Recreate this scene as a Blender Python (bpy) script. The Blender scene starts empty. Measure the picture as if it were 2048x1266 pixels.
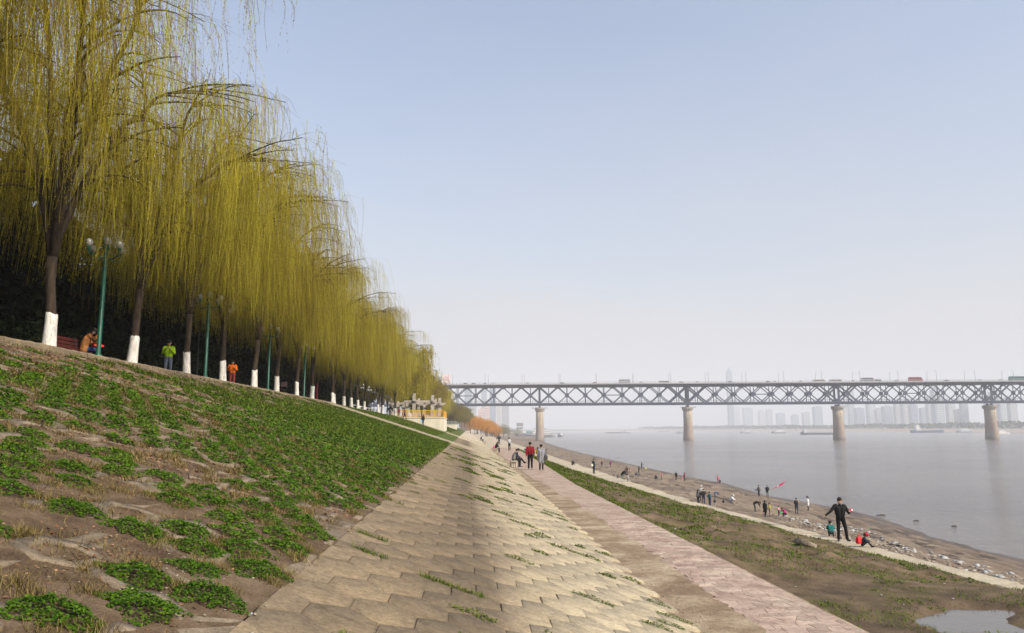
import bpy, bmesh, math, random
import numpy as np
from mathutils import Vector, Matrix

S = bpy.context.scene
rnd = random.Random(7)
RNG = np.random.default_rng(11)
PI = math.pi

# ------------------------------------------------------------------ camera, sky, sun, exposure
CAMZ = 10.2                                    # eye height above the river surface (z = 0)
cam_d = bpy.data.cameras.new('camera'); cam = bpy.data.objects.new('camera', cam_d)
S.collection.objects.link(cam); S.camera = cam
cam_d.sensor_width = 36.0; cam_d.lens = 27.0; cam_d.clip_start = 0.05; cam_d.clip_end = 20000
yw, pt, rl = math.radians(3.32), math.radians(8.36), math.radians(0.25)
cF = Vector((math.sin(yw) * math.cos(pt), math.cos(yw) * math.cos(pt), math.sin(pt)))
cR = Vector((math.cos(yw), -math.sin(yw), 0)); cU = cR.cross(cF)
cR, cU = cR * math.cos(rl) - cU * math.sin(rl), cU * math.cos(rl) + cR * math.sin(rl)
mc = Matrix.Identity(4)
for i in range(3):
    mc[i][0], mc[i][1], mc[i][2] = cR[i], cU[i], -cF[i]
mc.translation = (0, 0, CAMZ)
cam.matrix_world = mc

SUN_EL, SUN_AZ = math.radians(40), math.radians(132)       # azimuth clockwise from +Y (upstream)
W = bpy.data.worlds.new('World'); S.world = W; W.use_nodes = True
wt = W.node_tree
bg = wt.nodes['Background']
sky = wt.nodes.new('ShaderNodeTexSky'); sky.sky_type = 'NISHITA'; sky.sun_disc = False
sky.sun_elevation = SUN_EL; sky.sun_rotation = SUN_AZ
sky.air_density = 1.3; sky.dust_density = 3.0; sky.ozone_density = 3.5; sky.altitude = 0
tint = wt.nodes.new('ShaderNodeMixRGB'); tint.blend_type = 'MULTIPLY'; tint.inputs[0].default_value = 1.0; tint.inputs[2].default_value = (1.05, 1.03, 1.05, 1)
wt.links.new(sky.outputs[0], tint.inputs[1])
# thin high cloud veil, optically thicker towards the horizon all the way round, with faint wisps
wtc = wt.nodes.new('ShaderNodeTexCoord'); wsep = wt.nodes.new('ShaderNodeSeparateXYZ'); wt.links.new(wtc.outputs['Generated'], wsep.inputs[0])
def wmath(op, a, b=None, clamp=False):
    x = wt.nodes.new('ShaderNodeMath'); x.operation = op; x.use_clamp = clamp
    for i, q in enumerate((a, b)):
        if q is None: continue
        if isinstance(q, (int, float)): x.inputs[i].default_value = q
        else: wt.links.new(q, x.inputs[i])
    return x.outputs[0]
wmap = wt.nodes.new('ShaderNodeMapping'); wmap.inputs['Scale'].default_value = (1.0, 2.6, 4.0); wmap.inputs['Rotation'].default_value = (0.2, 0.5, 0.9); wt.links.new(wtc.outputs['Generated'], wmap.inputs[0])
wn = wt.nodes.new('ShaderNodeTexNoise'); wn.inputs['Scale'].default_value = 1.6; wn.inputs['Detail'].default_value = 6; wn.inputs['Roughness'].default_value = 0.6; wn.inputs['Distortion'].default_value = 0.6; wt.links.new(wmap.outputs[0], wn.inputs[0])
vf = wmath('DIVIDE', 0.15, wmath('ADD', wmath('MAXIMUM', wsep.outputs['Z'], 0.0), 0.02))
vf = wmath('MULTIPLY', vf, wmath('ADD', 0.62, wmath('MULTIPLY', wn.outputs['Fac'], 0.76)), False)
vf = wmath('MINIMUM', vf, 0.92)
veil = wt.nodes.new('ShaderNodeMixRGB'); wt.links.new(vf, veil.inputs[0]); wt.links.new(tint.outputs[0], veil.inputs[1]); veil.inputs[2].default_value = (3.40, 3.36, 3.50, 1)
wt.links.new(veil.outputs[0], bg.inputs[0]); bg.inputs[1].default_value = 0.15
sl = bpy.data.lights.new('sun', 'SUN'); sl.energy = 3.7; sl.angle = math.radians(0.5); sl.color = (1.0, 0.90, 0.74)
sun = bpy.data.objects.new('sun', sl); S.collection.objects.link(sun)
sd = Vector((math.sin(SUN_AZ) * math.cos(SUN_EL), math.cos(SUN_AZ) * math.cos(SUN_EL), math.sin(SUN_EL)))
sun.rotation_euler = sd.to_track_quat('Z', 'Y').to_euler(); sun.location = (60, -40, 90)
S.view_settings.view_transform = 'Standard'; S.view_settings.look = 'None'
S.view_settings.exposure = 0.42; S.view_settings.gamma = 1.0; S.view_settings.use_curve_mapping = False
S.render.engine = 'CYCLES'
S.cycles.use_denoising = True
S.cycles.max_bounces = 6; S.cycles.diffuse_bounces = 3; S.cycles.glossy_bounces = 3
S.cycles.transmission_bounces = 4; S.cycles.volume_bounces = 2; S.cycles.transparent_max_bounces = 8
HAZE_DENSITY = 0.00031

# ------------------------------------------------------------------ helpers: colour, noise, meshes
def lin(r, g, b):
    f = lambda c: (c / 12.92 if c <= 0.04045 else ((c + 0.055) / 1.055) ** 2.4)
    return (f(r / 255), f(g / 255), f(b / 255), 1.0)

def c4(c): return tuple(c) if len(c) == 4 else (c[0], c[1], c[2], 1.0)

def _h(ix, iy, seed):
    n = (ix.astype(np.int64) * 374761393 + iy.astype(np.int64) * 668265263 + seed * 1442695041) & 0x7fffffff
    n = ((n ^ (n >> 13)) * 1274126177) & 0x7fffffff
    return ((n ^ (n >> 16)) & 0xffff) / 65535.0

def vnoise(x, y, seed=0):
    x = np.asarray(x, float); y = np.asarray(y, float)
    ix, iy = np.floor(x), np.floor(y); fx, fy = x - ix, y - iy
    fx = fx * fx * (3 - 2 * fx); fy = fy * fy * (3 - 2 * fy)
    a, b = _h(ix, iy, seed), _h(ix + 1, iy, seed); c, d = _h(ix, iy + 1, seed), _h(ix + 1, iy + 1, seed)
    return (a * (1 - fx) + b * fx) * (1 - fy) + (c * (1 - fx) + d * fx) * fy

def fbm(x, y, seed=0, octv=4):
    s, a, t = 0, 1, 0
    for k in range(octv):
        s = s + a * vnoise(np.asarray(x) * 2 ** k, np.asarray(y) * 2 ** k, seed + k * 17); t += a; a *= 0.5
    return s / t

def link(o):
    S.collection.objects.link(o); return o

def tag(o, label=None, cat=None, group=None, kind=None):
    if label: o['label'] = label
    if cat: o['category'] = cat
    if group: o['group'] = group
    if kind: o['kind'] = kind
    return o

def empty(name, loc=(0, 0, 0), rz=0.0):
    o = bpy.data.objects.new(name, None); o.empty_display_size = 0.2
    o.location = loc; o.rotation_euler = (0, 0, rz); return link(o)

def obj(name, me, parent=None, mat=None):
    o = bpy.data.objects.new(name, me); link(o)
    if parent: o.parent = parent
    if mat is not None: o.matrix_local = mat
    return o

def copy_tree(o, parent=None):
    c = o.copy(); link(c); c.parent = parent
    for ch in list(o.children): copy_tree(ch, c)
    return c

def np_mesh(name, v, f, mats=(), rv=None, smooth=False):
    """v (N,3), f (M,k) uniform polygons; rv = per-face random value"""
    v = np.asarray(v, np.float32); f = np.asarray(f, np.int32); k = f.shape[1]
    me = bpy.data.meshes.new(name)
    me.vertices.add(len(v)); me.vertices.foreach_set('co', v.ravel())
    me.loops.add(f.size); me.loops.foreach_set('vertex_index', f.ravel())
    me.polygons.add(len(f)); me.polygons.foreach_set('loop_start', np.arange(0, f.size, k, dtype=np.int32))
    try: me.polygons.foreach_set('loop_total', np.full(len(f), k, dtype=np.int32))
    except Exception: pass
    me.update(calc_edges=True)
    for m in mats: me.materials.append(m)
    if rv is not None:
        a = me.attributes.new('rv', 'FLOAT', 'FACE'); a.data.foreach_set('value', np.asarray(rv, np.float32))
    if smooth: me.polygons.foreach_set('use_smooth', np.ones(len(f), dtype=bool))
    return me

class MB:
    def __init__(s): s.v = []; s.f = []; s.m = []; s.mi = 0
    def add(s, vs, fs):
        b = len(s.v); s.v += [tuple(p) for p in vs]
        s.f += [tuple(i + b for i in q) for q in fs]; s.m += [s.mi] * len(fs)
    def box(s, c, d, rz=0.0, top=(1, 1), M=None):
        x, y, z = d[0] / 2, d[1] / 2, d[2] / 2; tx, ty = top
        vs = [(-x, -y, -z), (x, -y, -z), (x, y, -z), (-x, y, -z), (-x * tx, -y * ty, z), (x * tx, -y * ty, z), (x * tx, y * ty, z), (-x * tx, y * ty, z)]
        cr, sr = math.cos(rz), math.sin(rz)
        vs = [(c[0] + a * cr - b * sr, c[1] + a * sr + b * cr, c[2] + q) for a, b, q in vs]
        if M is not None: vs = [tuple(M @ Vector(p)) for p in vs]
        s.add(vs, [(0, 3, 2, 1), (4, 5, 6, 7), (0, 1, 5, 4), (1, 2, 6, 5), (2, 3, 7, 6), (3, 0, 4, 7)])
        return s
    def tube(s, pts, rad, n=6, cap=True, flat=1.0):
        pts = [Vector(p) for p in pts]; k = len(pts)
        if not hasattr(rad, '__len__'): rad = [rad] * k
        vs = []; up = None
        for i, p in enumerate(pts):
            d = (pts[min(i + 1, k - 1)] - pts[max(i - 1, 0)])
            d = d.normalized() if d.length > 1e-9 else Vector((0, 0, 1))
            if up is None:
                up = d.orthogonal().normalized()
            else:
                up = (up - d * up.dot(d)); up = up.normalized() if up.length > 1e-6 else d.orthogonal().normalized()
            w = d.cross(up)
            for j in range(n):
                a = 2 * PI * j / n
                vs.append(p + (up * math.cos(a) + w * math.sin(a) * flat) * rad[i])
        fs = [(i * n + j, i * n + (j + 1) % n, (i + 1) * n + (j + 1) % n, (i + 1) * n + j) for i in range(k - 1) for j in range(n)]
        if cap: fs += [tuple(range(n - 1, -1, -1)), tuple((k - 1) * n + j for j in range(n))]
        s.add(vs, fs); return s
    def bar(s, a, b, w, h=None):
        """square bar a -> b, w across (horizontal), h the other way"""
        a, b = Vector(a), Vector(b); h = h or w; d = (b - a).normalized()
        u = Vector((0, 0, 1)).cross(d)
        u = u.normalized() if u.length > 1e-4 else Vector((1, 0, 0)); n = d.cross(u)
        vs = [p + u * (w / 2 * i) + n * (h / 2 * j) for p in (a, b) for i, j in ((-1, -1), (1, -1), (1, 1), (-1, 1))]
        s.add(vs, [(3, 2, 1, 0), (4, 5, 6, 7), (0, 1, 5, 4), (1, 2, 6, 5), (2, 3, 7, 6), (3, 0, 4, 7)]); return s
    def lathe(s, prof, n=12, c=(0, 0, 0), sx=1.0, sy=1.0):
        vs = [(c[0] + r * math.cos(2 * PI * j / n) * sx, c[1] + r * math.sin(2 * PI * j / n) * sy, c[2] + z) for r, z in prof for j in range(n)]
        k = len(prof)
        fs = [(i * n + j, i * n + (j + 1) % n, (i + 1) * n + (j + 1) % n, (i + 1) * n + j) for i in range(k - 1) for j in range(n)]
        fs += [tuple(range(n - 1, -1, -1)), tuple((k - 1) * n + j for j in range(n))]
        s.add(vs, fs); return s
    def loft(s, rings, cap=True):
        n = len(rings[0]); k = len(rings); vs = [p for r in rings for p in r]
        fs = [(i * n + j, i * n + (j + 1) % n, (i + 1) * n + (j + 1) % n, (i + 1) * n + j) for i in range(k - 1) for j in range(n)]
        if cap: fs += [tuple(range(n - 1, -1, -1)), tuple((k - 1) * n + j for j in range(n))]
        s.add(vs, fs); return s
    def prism(s, pts, z0, z1):
        return s.loft([[(x, y, z0) for x, y in pts], [(x, y, z1) for x, y in pts]])
    def mesh(s, name, mats, smooth=False):
        me = bpy.data.meshes.new(name); me.from_pydata(s.v, [], s.f)
        mats = mats if isinstance(mats, (list, tuple)) else [mats]
        for m in mats: me.materials.append(m)
        if len(mats) > 1: me.polygons.foreach_set('material_index', np.array(s.m, dtype=np.int32))
        if smooth: me.polygons.foreach_set('use_smooth', np.ones(len(s.f), dtype=bool))
        me.update(); return me
    def build(s, name, mats, parent=None, loc=None, rz=None, smooth=False):
        o = obj(name, s.mesh(name, mats, smooth), parent)
        if loc is not None: o.location = loc
        if rz is not None: o.rotation_euler = (0, 0, rz)
        return o

# ------------------------------------------------------------------ materials
class NT:
    def __init__(s, name):
        s.m = bpy.data.materials.new(name); s.m.use_nodes = True; s.t = s.m.node_tree
        s.b = s.t.nodes['Principled BSDF']; s.out = s.t.nodes['Material Output']; s._pos = None
    def n(s, typ, **kw):
        x = s.t.nodes.new('ShaderNode' + typ)
        for k, v in kw.items():
            if k.startswith('i_'): x.inputs[k[2:].replace('_', ' ')].default_value = v
            else: setattr(x, k, v)
        return x
    def l(s, a, b): s.t.links.new(a, b)
    def pos(s, stretch=None, obj_space=False):
        o = s.n('TexCoord').outputs['Object'] if obj_space else s.n('NewGeometry').outputs['Position']
        if stretch:
            mp = s.n('Mapping'); mp.inputs['Scale'].default_value = stretch; s.l(o, mp.inputs['Vector']); o = mp.outputs[0]
        return o
    def noise(s, scale, detail=5, rough=0.6, vec=None, dist=0.0):
        x = s.n('TexNoise'); x.inputs['Scale'].default_value = scale; x.inputs['Detail'].default_value = detail
        x.inputs['Roughness'].default_value = rough; x.inputs['Distortion'].default_value = dist
        s.l(vec if vec is not None else s.pos(), x.inputs['Vector']); return x.outputs['Fac']
    def ramp(s, fac, stops, interp='LINEAR'):
        x = s.n('ValToRGB'); cr = x.color_ramp; cr.interpolation = interp
        while len(cr.elements) < len(stops): cr.elements.new(0.5)
        for e, (p, c) in zip(cr.elements, stops): e.position = p; e.color = c4(c)
        s.l(fac, x.inputs[0]); return x.outputs[0]
    def math(s, op, a, b=None, clamp=False):
        x = s.n('Math', operation=op, use_clamp=clamp)
        for i, q in enumerate((a, b)):
            if q is None: continue
            if isinstance(q, (int, float)): x.inputs[i].default_value = q
            else: s.l(q, x.inputs[i])
        return x.outputs[0]
    def mix(s, fac, a, b, mode='MIX'):
        x = s.n('MixRGB', blend_type=mode)
        for i, q in ((0, fac), (1, a), (2, b)):
            if isinstance(q, (int, float)): x.inputs[i].default_value = q
            elif isinstance(q, tuple): x.inputs[i].default_value = c4(q)
            else: s.l(q, x.inputs[i])
        return x.outputs[0]
    def rand(s):
        """random per object plus per-face attribute rv, wrapped to 0..1"""
        a = s.n('Attribute', attribute_name='rv'); o = s.n('ObjectInfo')
        return s.math('FRACT', s.math('ADD', a.outputs['Fac'], o.outputs['Random']))
    def bump(s, fac, strength=0.3, dist=0.02):
        x = s.n('Bump'); x.inputs['Strength'].default_value = strength; x.inputs['Distance'].default_value = dist
        s.l(fac, x.inputs['Height']); s.l(x.outputs[0], s.b.inputs['Normal'])
    def fin(s, col, rough=0.85, spec=0.25, metal=0.0):
        if isinstance(col, tuple): s.b.inputs['Base Color'].default_value = c4(col)
        else: s.l(col, s.b.inputs['Base Color'])
        s.b.inputs['Roughness'].default_value = rough; s.b.inputs['Specular IOR Level'].default_value = spec
        s.b.inputs['Metallic'].default_value = metal
        return s.m

_mc = {}
def paint(col, rough=0.6, spec=0.3, vary=0.18, scale=6.0, metal=0.0, bump=0.0):
    """a painted or woven surface with slight uneven wear"""
    key = (tuple(round(x, 4) for x in col[:3]), rough, spec, vary, scale, metal, bump)
    if key in _mc: return _mc[key]
    t = NT('surface_%d' % len(_mc)); c = col[:3]
    n = t.noise(scale, 4, 0.65)
    lo = tuple(x * (1 - vary) for x in c); hi = tuple(min(1, x * (1 + vary)) for x in c)
    m = t.fin(t.ramp(n, [(0.3, lo), (0.7, hi)]), rough, spec, metal)
    if bump: t.bump(t.noise(scale * 6, 3), bump, 0.01)
    _mc[key] = m; return m

def speckled(name, stops, scale, rough=0.9, bump=0.4, bscale=60, bdist=0.01, vary=0.0, fine=None, spec=0.2, stretch=None):
    t = NT(name)
    v = t.pos(stretch) if stretch else None
    c = t.ramp(t.noise(scale, 6, 0.62, v), stops)
    if fine:
        c = t.mix(0.7, c, t.ramp(t.noise(scale * 7 + 4, 5, 0.75), [(0.34, (0.62, 0.61, 0.6)), (0.5, (1, 1, 1)), (0.68, (1.32, 1.3, 1.28))]), 'MULTIPLY')
        c = t.mix(0.55, c, t.ramp(t.noise(fine, 3, 0.7), [(0.3, (0.45, 0.45, 0.45)), (0.7, (1.5, 1.5, 1.5))]), 'MULTIPLY')
    if vary:
        r = t.rand(); c = t.mix(1.0, c, t.ramp(r, [(0, (1 - vary,) * 3), (1, (1 + vary,) * 3)]), 'MULTIPLY')
    if bump: t.bump(t.noise(bscale, 5, 0.65), bump, bdist)
    return t.fin(c, rough, spec)

def tile_mat():
    """concrete block: grey-brown on the upper part of the slope, darkest at mid slope, pale lower down"""
    t = NT('concrete_block')
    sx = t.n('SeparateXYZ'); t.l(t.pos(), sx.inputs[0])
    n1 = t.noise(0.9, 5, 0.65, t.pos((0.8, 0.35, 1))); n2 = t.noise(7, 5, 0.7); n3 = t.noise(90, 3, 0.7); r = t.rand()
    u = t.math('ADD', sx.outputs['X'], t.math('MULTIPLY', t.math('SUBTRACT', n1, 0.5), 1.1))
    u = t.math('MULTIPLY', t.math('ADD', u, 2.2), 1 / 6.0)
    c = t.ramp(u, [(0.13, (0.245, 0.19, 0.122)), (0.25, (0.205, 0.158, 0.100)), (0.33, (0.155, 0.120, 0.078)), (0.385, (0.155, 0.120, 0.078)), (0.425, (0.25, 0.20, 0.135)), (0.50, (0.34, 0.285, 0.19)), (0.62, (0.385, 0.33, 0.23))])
    n4 = t.noise(26, 4, 0.75)
    c = t.mix(0.85, c, t.ramp(n2, [(0.28, (0.58, 0.57, 0.55)), (0.5, (1.0, 1.0, 1.0)), (0.72, (1.28, 1.25, 1.2))]), 'MULTIPLY')
    c = t.mix(0.8, c, t.ramp(n4, [(0.32, (0.60, 0.59, 0.57)), (0.5, (1.0, 1.0, 1.0)), (0.70, (1.35, 1.32, 1.28))]), 'MULTIPLY')
    c = t.mix(0.5, c, t.ramp(n3, [(0.3, (0.6, 0.6, 0.6)), (0.7, (1.35, 1.35, 1.35))]), 'MULTIPLY')
    c = t.mix(1.0, c, t.ramp(r, [(0, (0.84, 0.84, 0.85)), (1, (1.13, 1.12, 1.1))]), 'MULTIPLY')
    t.bump(t.math('ADD', t.math('MULTIPLY', n3, 0.4), t.noise(22, 5)), 0.45, 0.012)
    return t.fin(c, 0.9, 0.2)

def leaf_mat(name, stops, trans=0.35, rough=0.6, big=0.35, spec=0.06):
    """foliage: colour by leaf (rv) and by clump, some light passes through"""
    t = NT(name)
    r = t.rand(); n = t.noise(big, 3, 0.6)
    f = t.math('ADD', t.math('MULTIPLY', r, 0.6), t.math('MULTIPLY', n, 0.55), True)
    c = t.ramp(f, stops)
    m = t.fin(c, rough, spec)
    if trans:
        tr = t.n('BsdfTranslucent'); t.l(c, tr.inputs[0]); mx = t.n('MixShader'); mx.inputs[0].default_value = trans
        t.l(t.b.outputs[0], mx.inputs[1]); t.l(tr.outputs[0], mx.inputs[2]); t.l(mx.outputs[0], t.out.inputs['Surface'])
    return m

def water_mat(name, col, rough, waves, stretch=(1, 1, 1)):
    t = NT(name)
    n1 = t.noise(waves[0], 4, 0.6, t.pos(stretch)); n2 = t.noise(waves[1], 3, 0.6, t.pos(stretch)); n3 = t.noise(0.02, 3, 0.6, t.pos((1, 0.6, 1)))
    h = t.math('ADD', t.math('MULTIPLY', n1, 1.0), t.math('MULTIPLY', n2, 0.35))
    t.bump(h, waves[2], waves[3])
    n4 = t.noise(1.0, 5, 0.65, t.pos((0.006, 0.035, 1)), 0.8)
    c = t.ramp(t.math('ADD', t.math('MULTIPLY', n3, 0.4), t.math('MULTIPLY', n4, 0.6)), [(0.35, tuple(x * 0.72 for x in col)), (0.65, tuple(x * 1.3 for x in col))])
    m = t.fin(c, rough, 0.5)
    t.l(t.math('ADD', rough * 0.45, t.math('MULTIPLY', n4, rough * 1.1)), t.b.inputs['Roughness'])
    return m

M = {}
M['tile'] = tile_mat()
M['joint'] = speckled('joint_earth', [(0.3, (0.13, 0.10, 0.068)), (0.7, (0.24, 0.19, 0.13))], 6, fine=80, bump=0.6)
M['grid'] = speckled('grid_concrete', [(0.3, (0.115, 0.09, 0.064)), (0.55, (0.20, 0.158, 0.11)), (0.8, (0.29, 0.235, 0.165))], 5, bump=0.6, bscale=45, vary=0.18, fine=90)
M['soil'] = speckled('slope_soil', [(0.3, (0.11, 0.07, 0.042)), (0.5, (0.19, 0.125, 0.075)), (0.7, (0.27, 0.19, 0.115))], 3.0, bump=0.9, bscale=40, bdist=0.03, fine=50)
M['kerb'] = speckled('kerb_concrete', [(0.3, (0.17, 0.13, 0.085)), (0.7, (0.30, 0.235, 0.15))], 3, bump=0.5, vary=0.15, fine=60)
M['flag'] = speckled('pink_flagstone', [(0.28, (0.28, 0.195, 0.155)), (0.5, (0.39, 0.295, 0.235)), (0.72, (0.47, 0.385, 0.30))], 1.6, bump=0.5, bscale=35, vary=0.2, fine=70)
M['dirt'] = speckled('path_dirt', [(0.3, (0.165, 0.115, 0.07)), (0.48, (0.27, 0.20, 0.13)), (0.62, (0.40, 0.33, 0.225)), (0.8, (0.46, 0.38, 0.265))], 0.9, bump=0.8, bscale=30, bdist=0.02, fine=55)
M['pave'] = speckled('pale_pavement', [(0.3, (0.36, 0.30, 0.22)), (0.7, (0.50, 0.43, 0.32))], 0.5, bump=0.3, fine=30)
M['slab'] = speckled('pale_slab', [(0.3, (0.36, 0.31, 0.22)), (0.7, (0.50, 0.44, 0.33))], 1.5, bump=0.4, vary=0.1, fine=45)
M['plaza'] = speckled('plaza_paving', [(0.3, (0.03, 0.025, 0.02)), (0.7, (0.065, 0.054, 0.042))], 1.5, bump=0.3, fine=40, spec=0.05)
M['white'] = paint((0.78, 0.77, 0.73), 0.7, 0.2, 0.1, 4)

# ------------------------------------------------------------------ the lie of the land (metres, +Y upstream, z = 0 river)
def ip(y, xs, vs): return np.interp(y, xs, vs)
def shore(y): return ip(y, [0, 55, 64, 72, 85, 97, 118, 145, 165, 210, 307, 385, 536, 700, 1120, 1600, 3000, 4600],
                        [42.5, 43, 43.4, 43.8, 46.8, 47.9, 45.8, 48.2, 47.2, 47.4, 49, 50.5, 57, 66, 118, 170, 235, 300])
def strip_l(y): return ip(y, [0, 21.5, 28.6, 39.4, 47, 100, 140, 400, 4600], [16.2, 15.55, 15.1, 14.3, 13.45, 10.7, 10.6, 11, 11])
def strip_r(y): return ip(y, [0, 22, 31, 36, 40, 50, 100, 140, 400, 4600], [17.2, 16.65, 15.75, 15.3, 15.15, 14.35, 14.4, 14.7, 16, 16])
def prom_r(y): return ip(y, [0, 37, 57, 100, 120, 4600], [5.12, 5.12, 5.7, 6.6, 7.2, 7.5])
PUD = (8.5, 13.2); PUD_Z = 6.93
def pud_field(x, y):
    dx, dy = x - 8.5, y - 13.45
    u, v = dx * 0.91 + dy * 0.42, -dx * 0.42 + dy * 0.91
    d = np.minimum(np.hypot(u / 0.98, v / 0.42), np.hypot((x - 8.35) / 0.62, (y - 12.75) / 0.50))
    return d + (fbm(x * 1.6, y * 1.6, 5, 4) - 0.5) * 1.1
def terrace_z(x, y):
    l, p = strip_l(y), prom_r(y)
    t = np.clip((x - p) / (l - p), 0, 1)
    z = 7.58 + (5.56 - 7.58) * t
    edge = np.clip(np.minimum(t, 1 - t) * 8, 0, 1) * np.clip((112 - y) / 15, 0, 1)
    z = z + edge * ((fbm(x * 0.55, y * 0.55, 3, 3) - 0.5) * 0.34 + (fbm(x * 2.2, y * 2.2, 9, 3) - 0.5) * 0.30)
    w = np.clip(2.3 - np.hypot((x - PUD[0]) / 2.6, (y - PUD[1]) / 2.2), 0, 1) ; w = w * w * (3 - 2 * w)
    f = np.clip((1.15 - pud_field(x, y)) * 0.22, -0.07, 0.06)
    return z * (1 - w) + w * (PUD_Z - f + (fbm(x * 3, y * 3, 4, 3) - 0.5) * 0.03)
def beach_z(x, y):
    r, a = strip_r(y), shore(y)
    base = np.where(x < r + 5.6, 5.5 + (2.25 - 5.5) * np.clip((x - r) / 5.6, 0, 1), 2.25 * (1 - (x - r - 5.6) / np.maximum(a - r - 5.6, 1)))
    t = np.clip((x - r - 5) / 3, 0, 1)
    v = x * 0.32 + (fbm(x * 0.14, y * 0.07, 21, 4) - 0.5) * 5.0
    fr = v - np.floor(v)
    ledge = (np.clip(fr / 0.85, 0, 1) - np.clip((fr - 0.85) / 0.15, 0, 1) * 1.0) * 0.36 - 0.14
    z = base + t * (ledge * np.clip((a - x) / 3, 0.15, 1) + (fbm(x * 0.9, y * 0.9, 6, 3) - 0.5) * 0.16)
    z = z + (1 - t) * np.clip((x - r) / 1.0, 0, 1) * (fbm(x * 1.5, y * 1.5, 8, 3) - 0.5) * 0.5
    return np.where(x > a, np.minimum(z, -(x - a) * 0.12), z)
def gz(x, y):
    x = float(x); y = float(y)
    if x < -12.0: return 12.5
    if x < 3.02: return 8.6 - 0.325 * x
    if x < prom_r(y): return 7.6
    if x < strip_l(y): return float(terrace_z(np.array(x), np.array(y)))
    if x < strip_r(y): return 5.6
    return float(beach_z(np.array(x), np.array(y)))

def sheet(name, rows, x0, x1, ncol, zf, mat, us=None, smooth=True):
    rows = np.asarray(rows, float); u = np.linspace(0, 1, ncol + 1) if us is None else np.asarray(us); n = len(u)
    a = x0(rows) if callable(x0) else np.full_like(rows, x0); b = x1(rows) if callable(x1) else np.full_like(rows, x1)
    X = a[:, None] + (b - a)[:, None] * u[None, :]; Yg = np.repeat(rows[:, None], n, 1)
    Z = zf(X, Yg) if callable(zf) else np.full_like(X, zf)
    v = np.stack([X, Yg, Z], -1).reshape(-1, 3)
    i = np.arange(len(rows) - 1)[:, None] * n + np.arange(n - 1)[None, :]
    f = np.stack([i, i + 1, i + n + 1, i + n], -1).reshape(-1, 4)
    o = obj(name, np_mesh(name, v, f, [mat], smooth=smooth)); o['kind'] = 'structure'; return o
def rows_upto(y0, y1, step, growth=1.0):
    r = [y0]
    while r[-1] < y1:
        r.append(r[-1] + step); step *= growth
    r[-1] = y1; return r
FAR = rows_upto(-14, 4600, 1.2, 1.03)

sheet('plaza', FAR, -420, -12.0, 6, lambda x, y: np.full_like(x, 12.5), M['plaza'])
slope_z = lambda x, y: 8.6 - 0.325 * x
def rough_slope(x, y):
    return 8.6 - 0.325 * x + 0.002 + (fbm(x * 2.2, y * 2.2, 2, 3) - 0.5) * 0.06 * np.clip((90 - y) / 20, 0, 1) - np.clip((-11.7 - x) * 0.3, 0, 0.1)
def grass_slope_mat():
    t = NT('grass_slope_ground')
    sx = t.n('SeparateXYZ'); t.l(t.pos(), sx.inputs[0])
    soil = t.ramp(t.noise(3, 6, 0.62), [(0.3, (0.075, 0.048, 0.03)), (0.5, (0.13, 0.09, 0.056)), (0.7, (0.20, 0.145, 0.095))])
    grs = t.ramp(t.noise(0.6, 6, 0.7), [(0.3, (0.13, 0.105, 0.03)), (0.5, (0.07, 0.10, 0.018)), (0.75, (0.035, 0.085, 0.012))])
    f = t.ramp(t.math('MULTIPLY', sx.outputs['Y'], 0.01), [(0.30, (0, 0, 0)), (0.75, (1, 1, 1))])
    c = t.mix(f, soil, grs); c = t.mix(0.5, c, t.ramp(t.noise(50, 3, 0.7), [(0.3, (0.45,) * 3), (0.7, (1.5,) * 3)]), 'MULTIPLY')
    t.bump(t.noise(40, 5, 0.65), 0.8, 0.03)
    return t.fin(c, 0.95, 0.1)
M['gslope'] = grass_slope_mat()
near = rows_upto(-14, 62, 0.35); mid = rows_upto(62, 137, 1.5) ; tail = rows_upto(137, 4600, 3, 1.05)
grass_slope = sheet('grass_slope', near + mid[1:] + tail[1:], -12.0, -1.37, 40, rough_slope, M['gslope'])
paved_slope = sheet('paved_slope', FAR, -1.37, 3.02, 10, lambda x, y: 8.6 - 0.325 * x - np.where(y < 112, 0.014, 0.0) - np.clip((x - 2.6) * 0.05, 0, 0.03) - 0.004, M['joint'])
NEARP = rows_upto(-14, 108, 0.8); FARP = rows_upto(108, 4600, 3, 1.05)
sheet('far_promenade', FARP, 2.96, lambda y: prom_r(y) + 0.03, 4, 7.592, M['pave'])
sheet('far_paved_slope', rows_upto(112, 4600, 3, 1.05), -1.37, 3.02, 4, lambda x, y: 8.6 - 0.325 * x + 0.004, M['pave'])
sheet('promenade', NEARP, 2.96, lambda y: prom_r(y) + 0.03, 8, lambda x, y: 7.602 + np.where(y < 100, (fbm(x * 2, y * 2, 31, 3) - 0.5) * 0.014 - 0.002, 0.0), M['dirt'])
def terrace_mat():
    t = NT('terrace_mud')
    soil = t.ramp(t.noise(1.3, 7, 0.65), [(0.3, (0.055, 0.037, 0.022)), (0.5, (0.125, 0.086, 0.05)), (0.72, (0.23, 0.165, 0.10))])
    grs = t.ramp(t.noise(5, 4, 0.65), [(0.3, (0.06, 0.065, 0.016)), (0.7, (0.13, 0.12, 0.03))])
    f = t.ramp(t.noise(0.7, 7, 0.72), [(0.47, (0, 0, 0)), (0.66, (0.6,) * 3)])
    c = t.mix(f, soil, grs); c = t.mix(0.5, c, t.ramp(t.noise(45, 3, 0.7), [(0.3, (0.5,) * 3), (0.7, (1.5,) * 3)]), 'MULTIPLY')
    t.bump(t.noise(18, 6, 0.7), 0.9, 0.05)
    return t.fin(c, 0.9, 0.25)
M['mud'] = terrace_mat()
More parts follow.
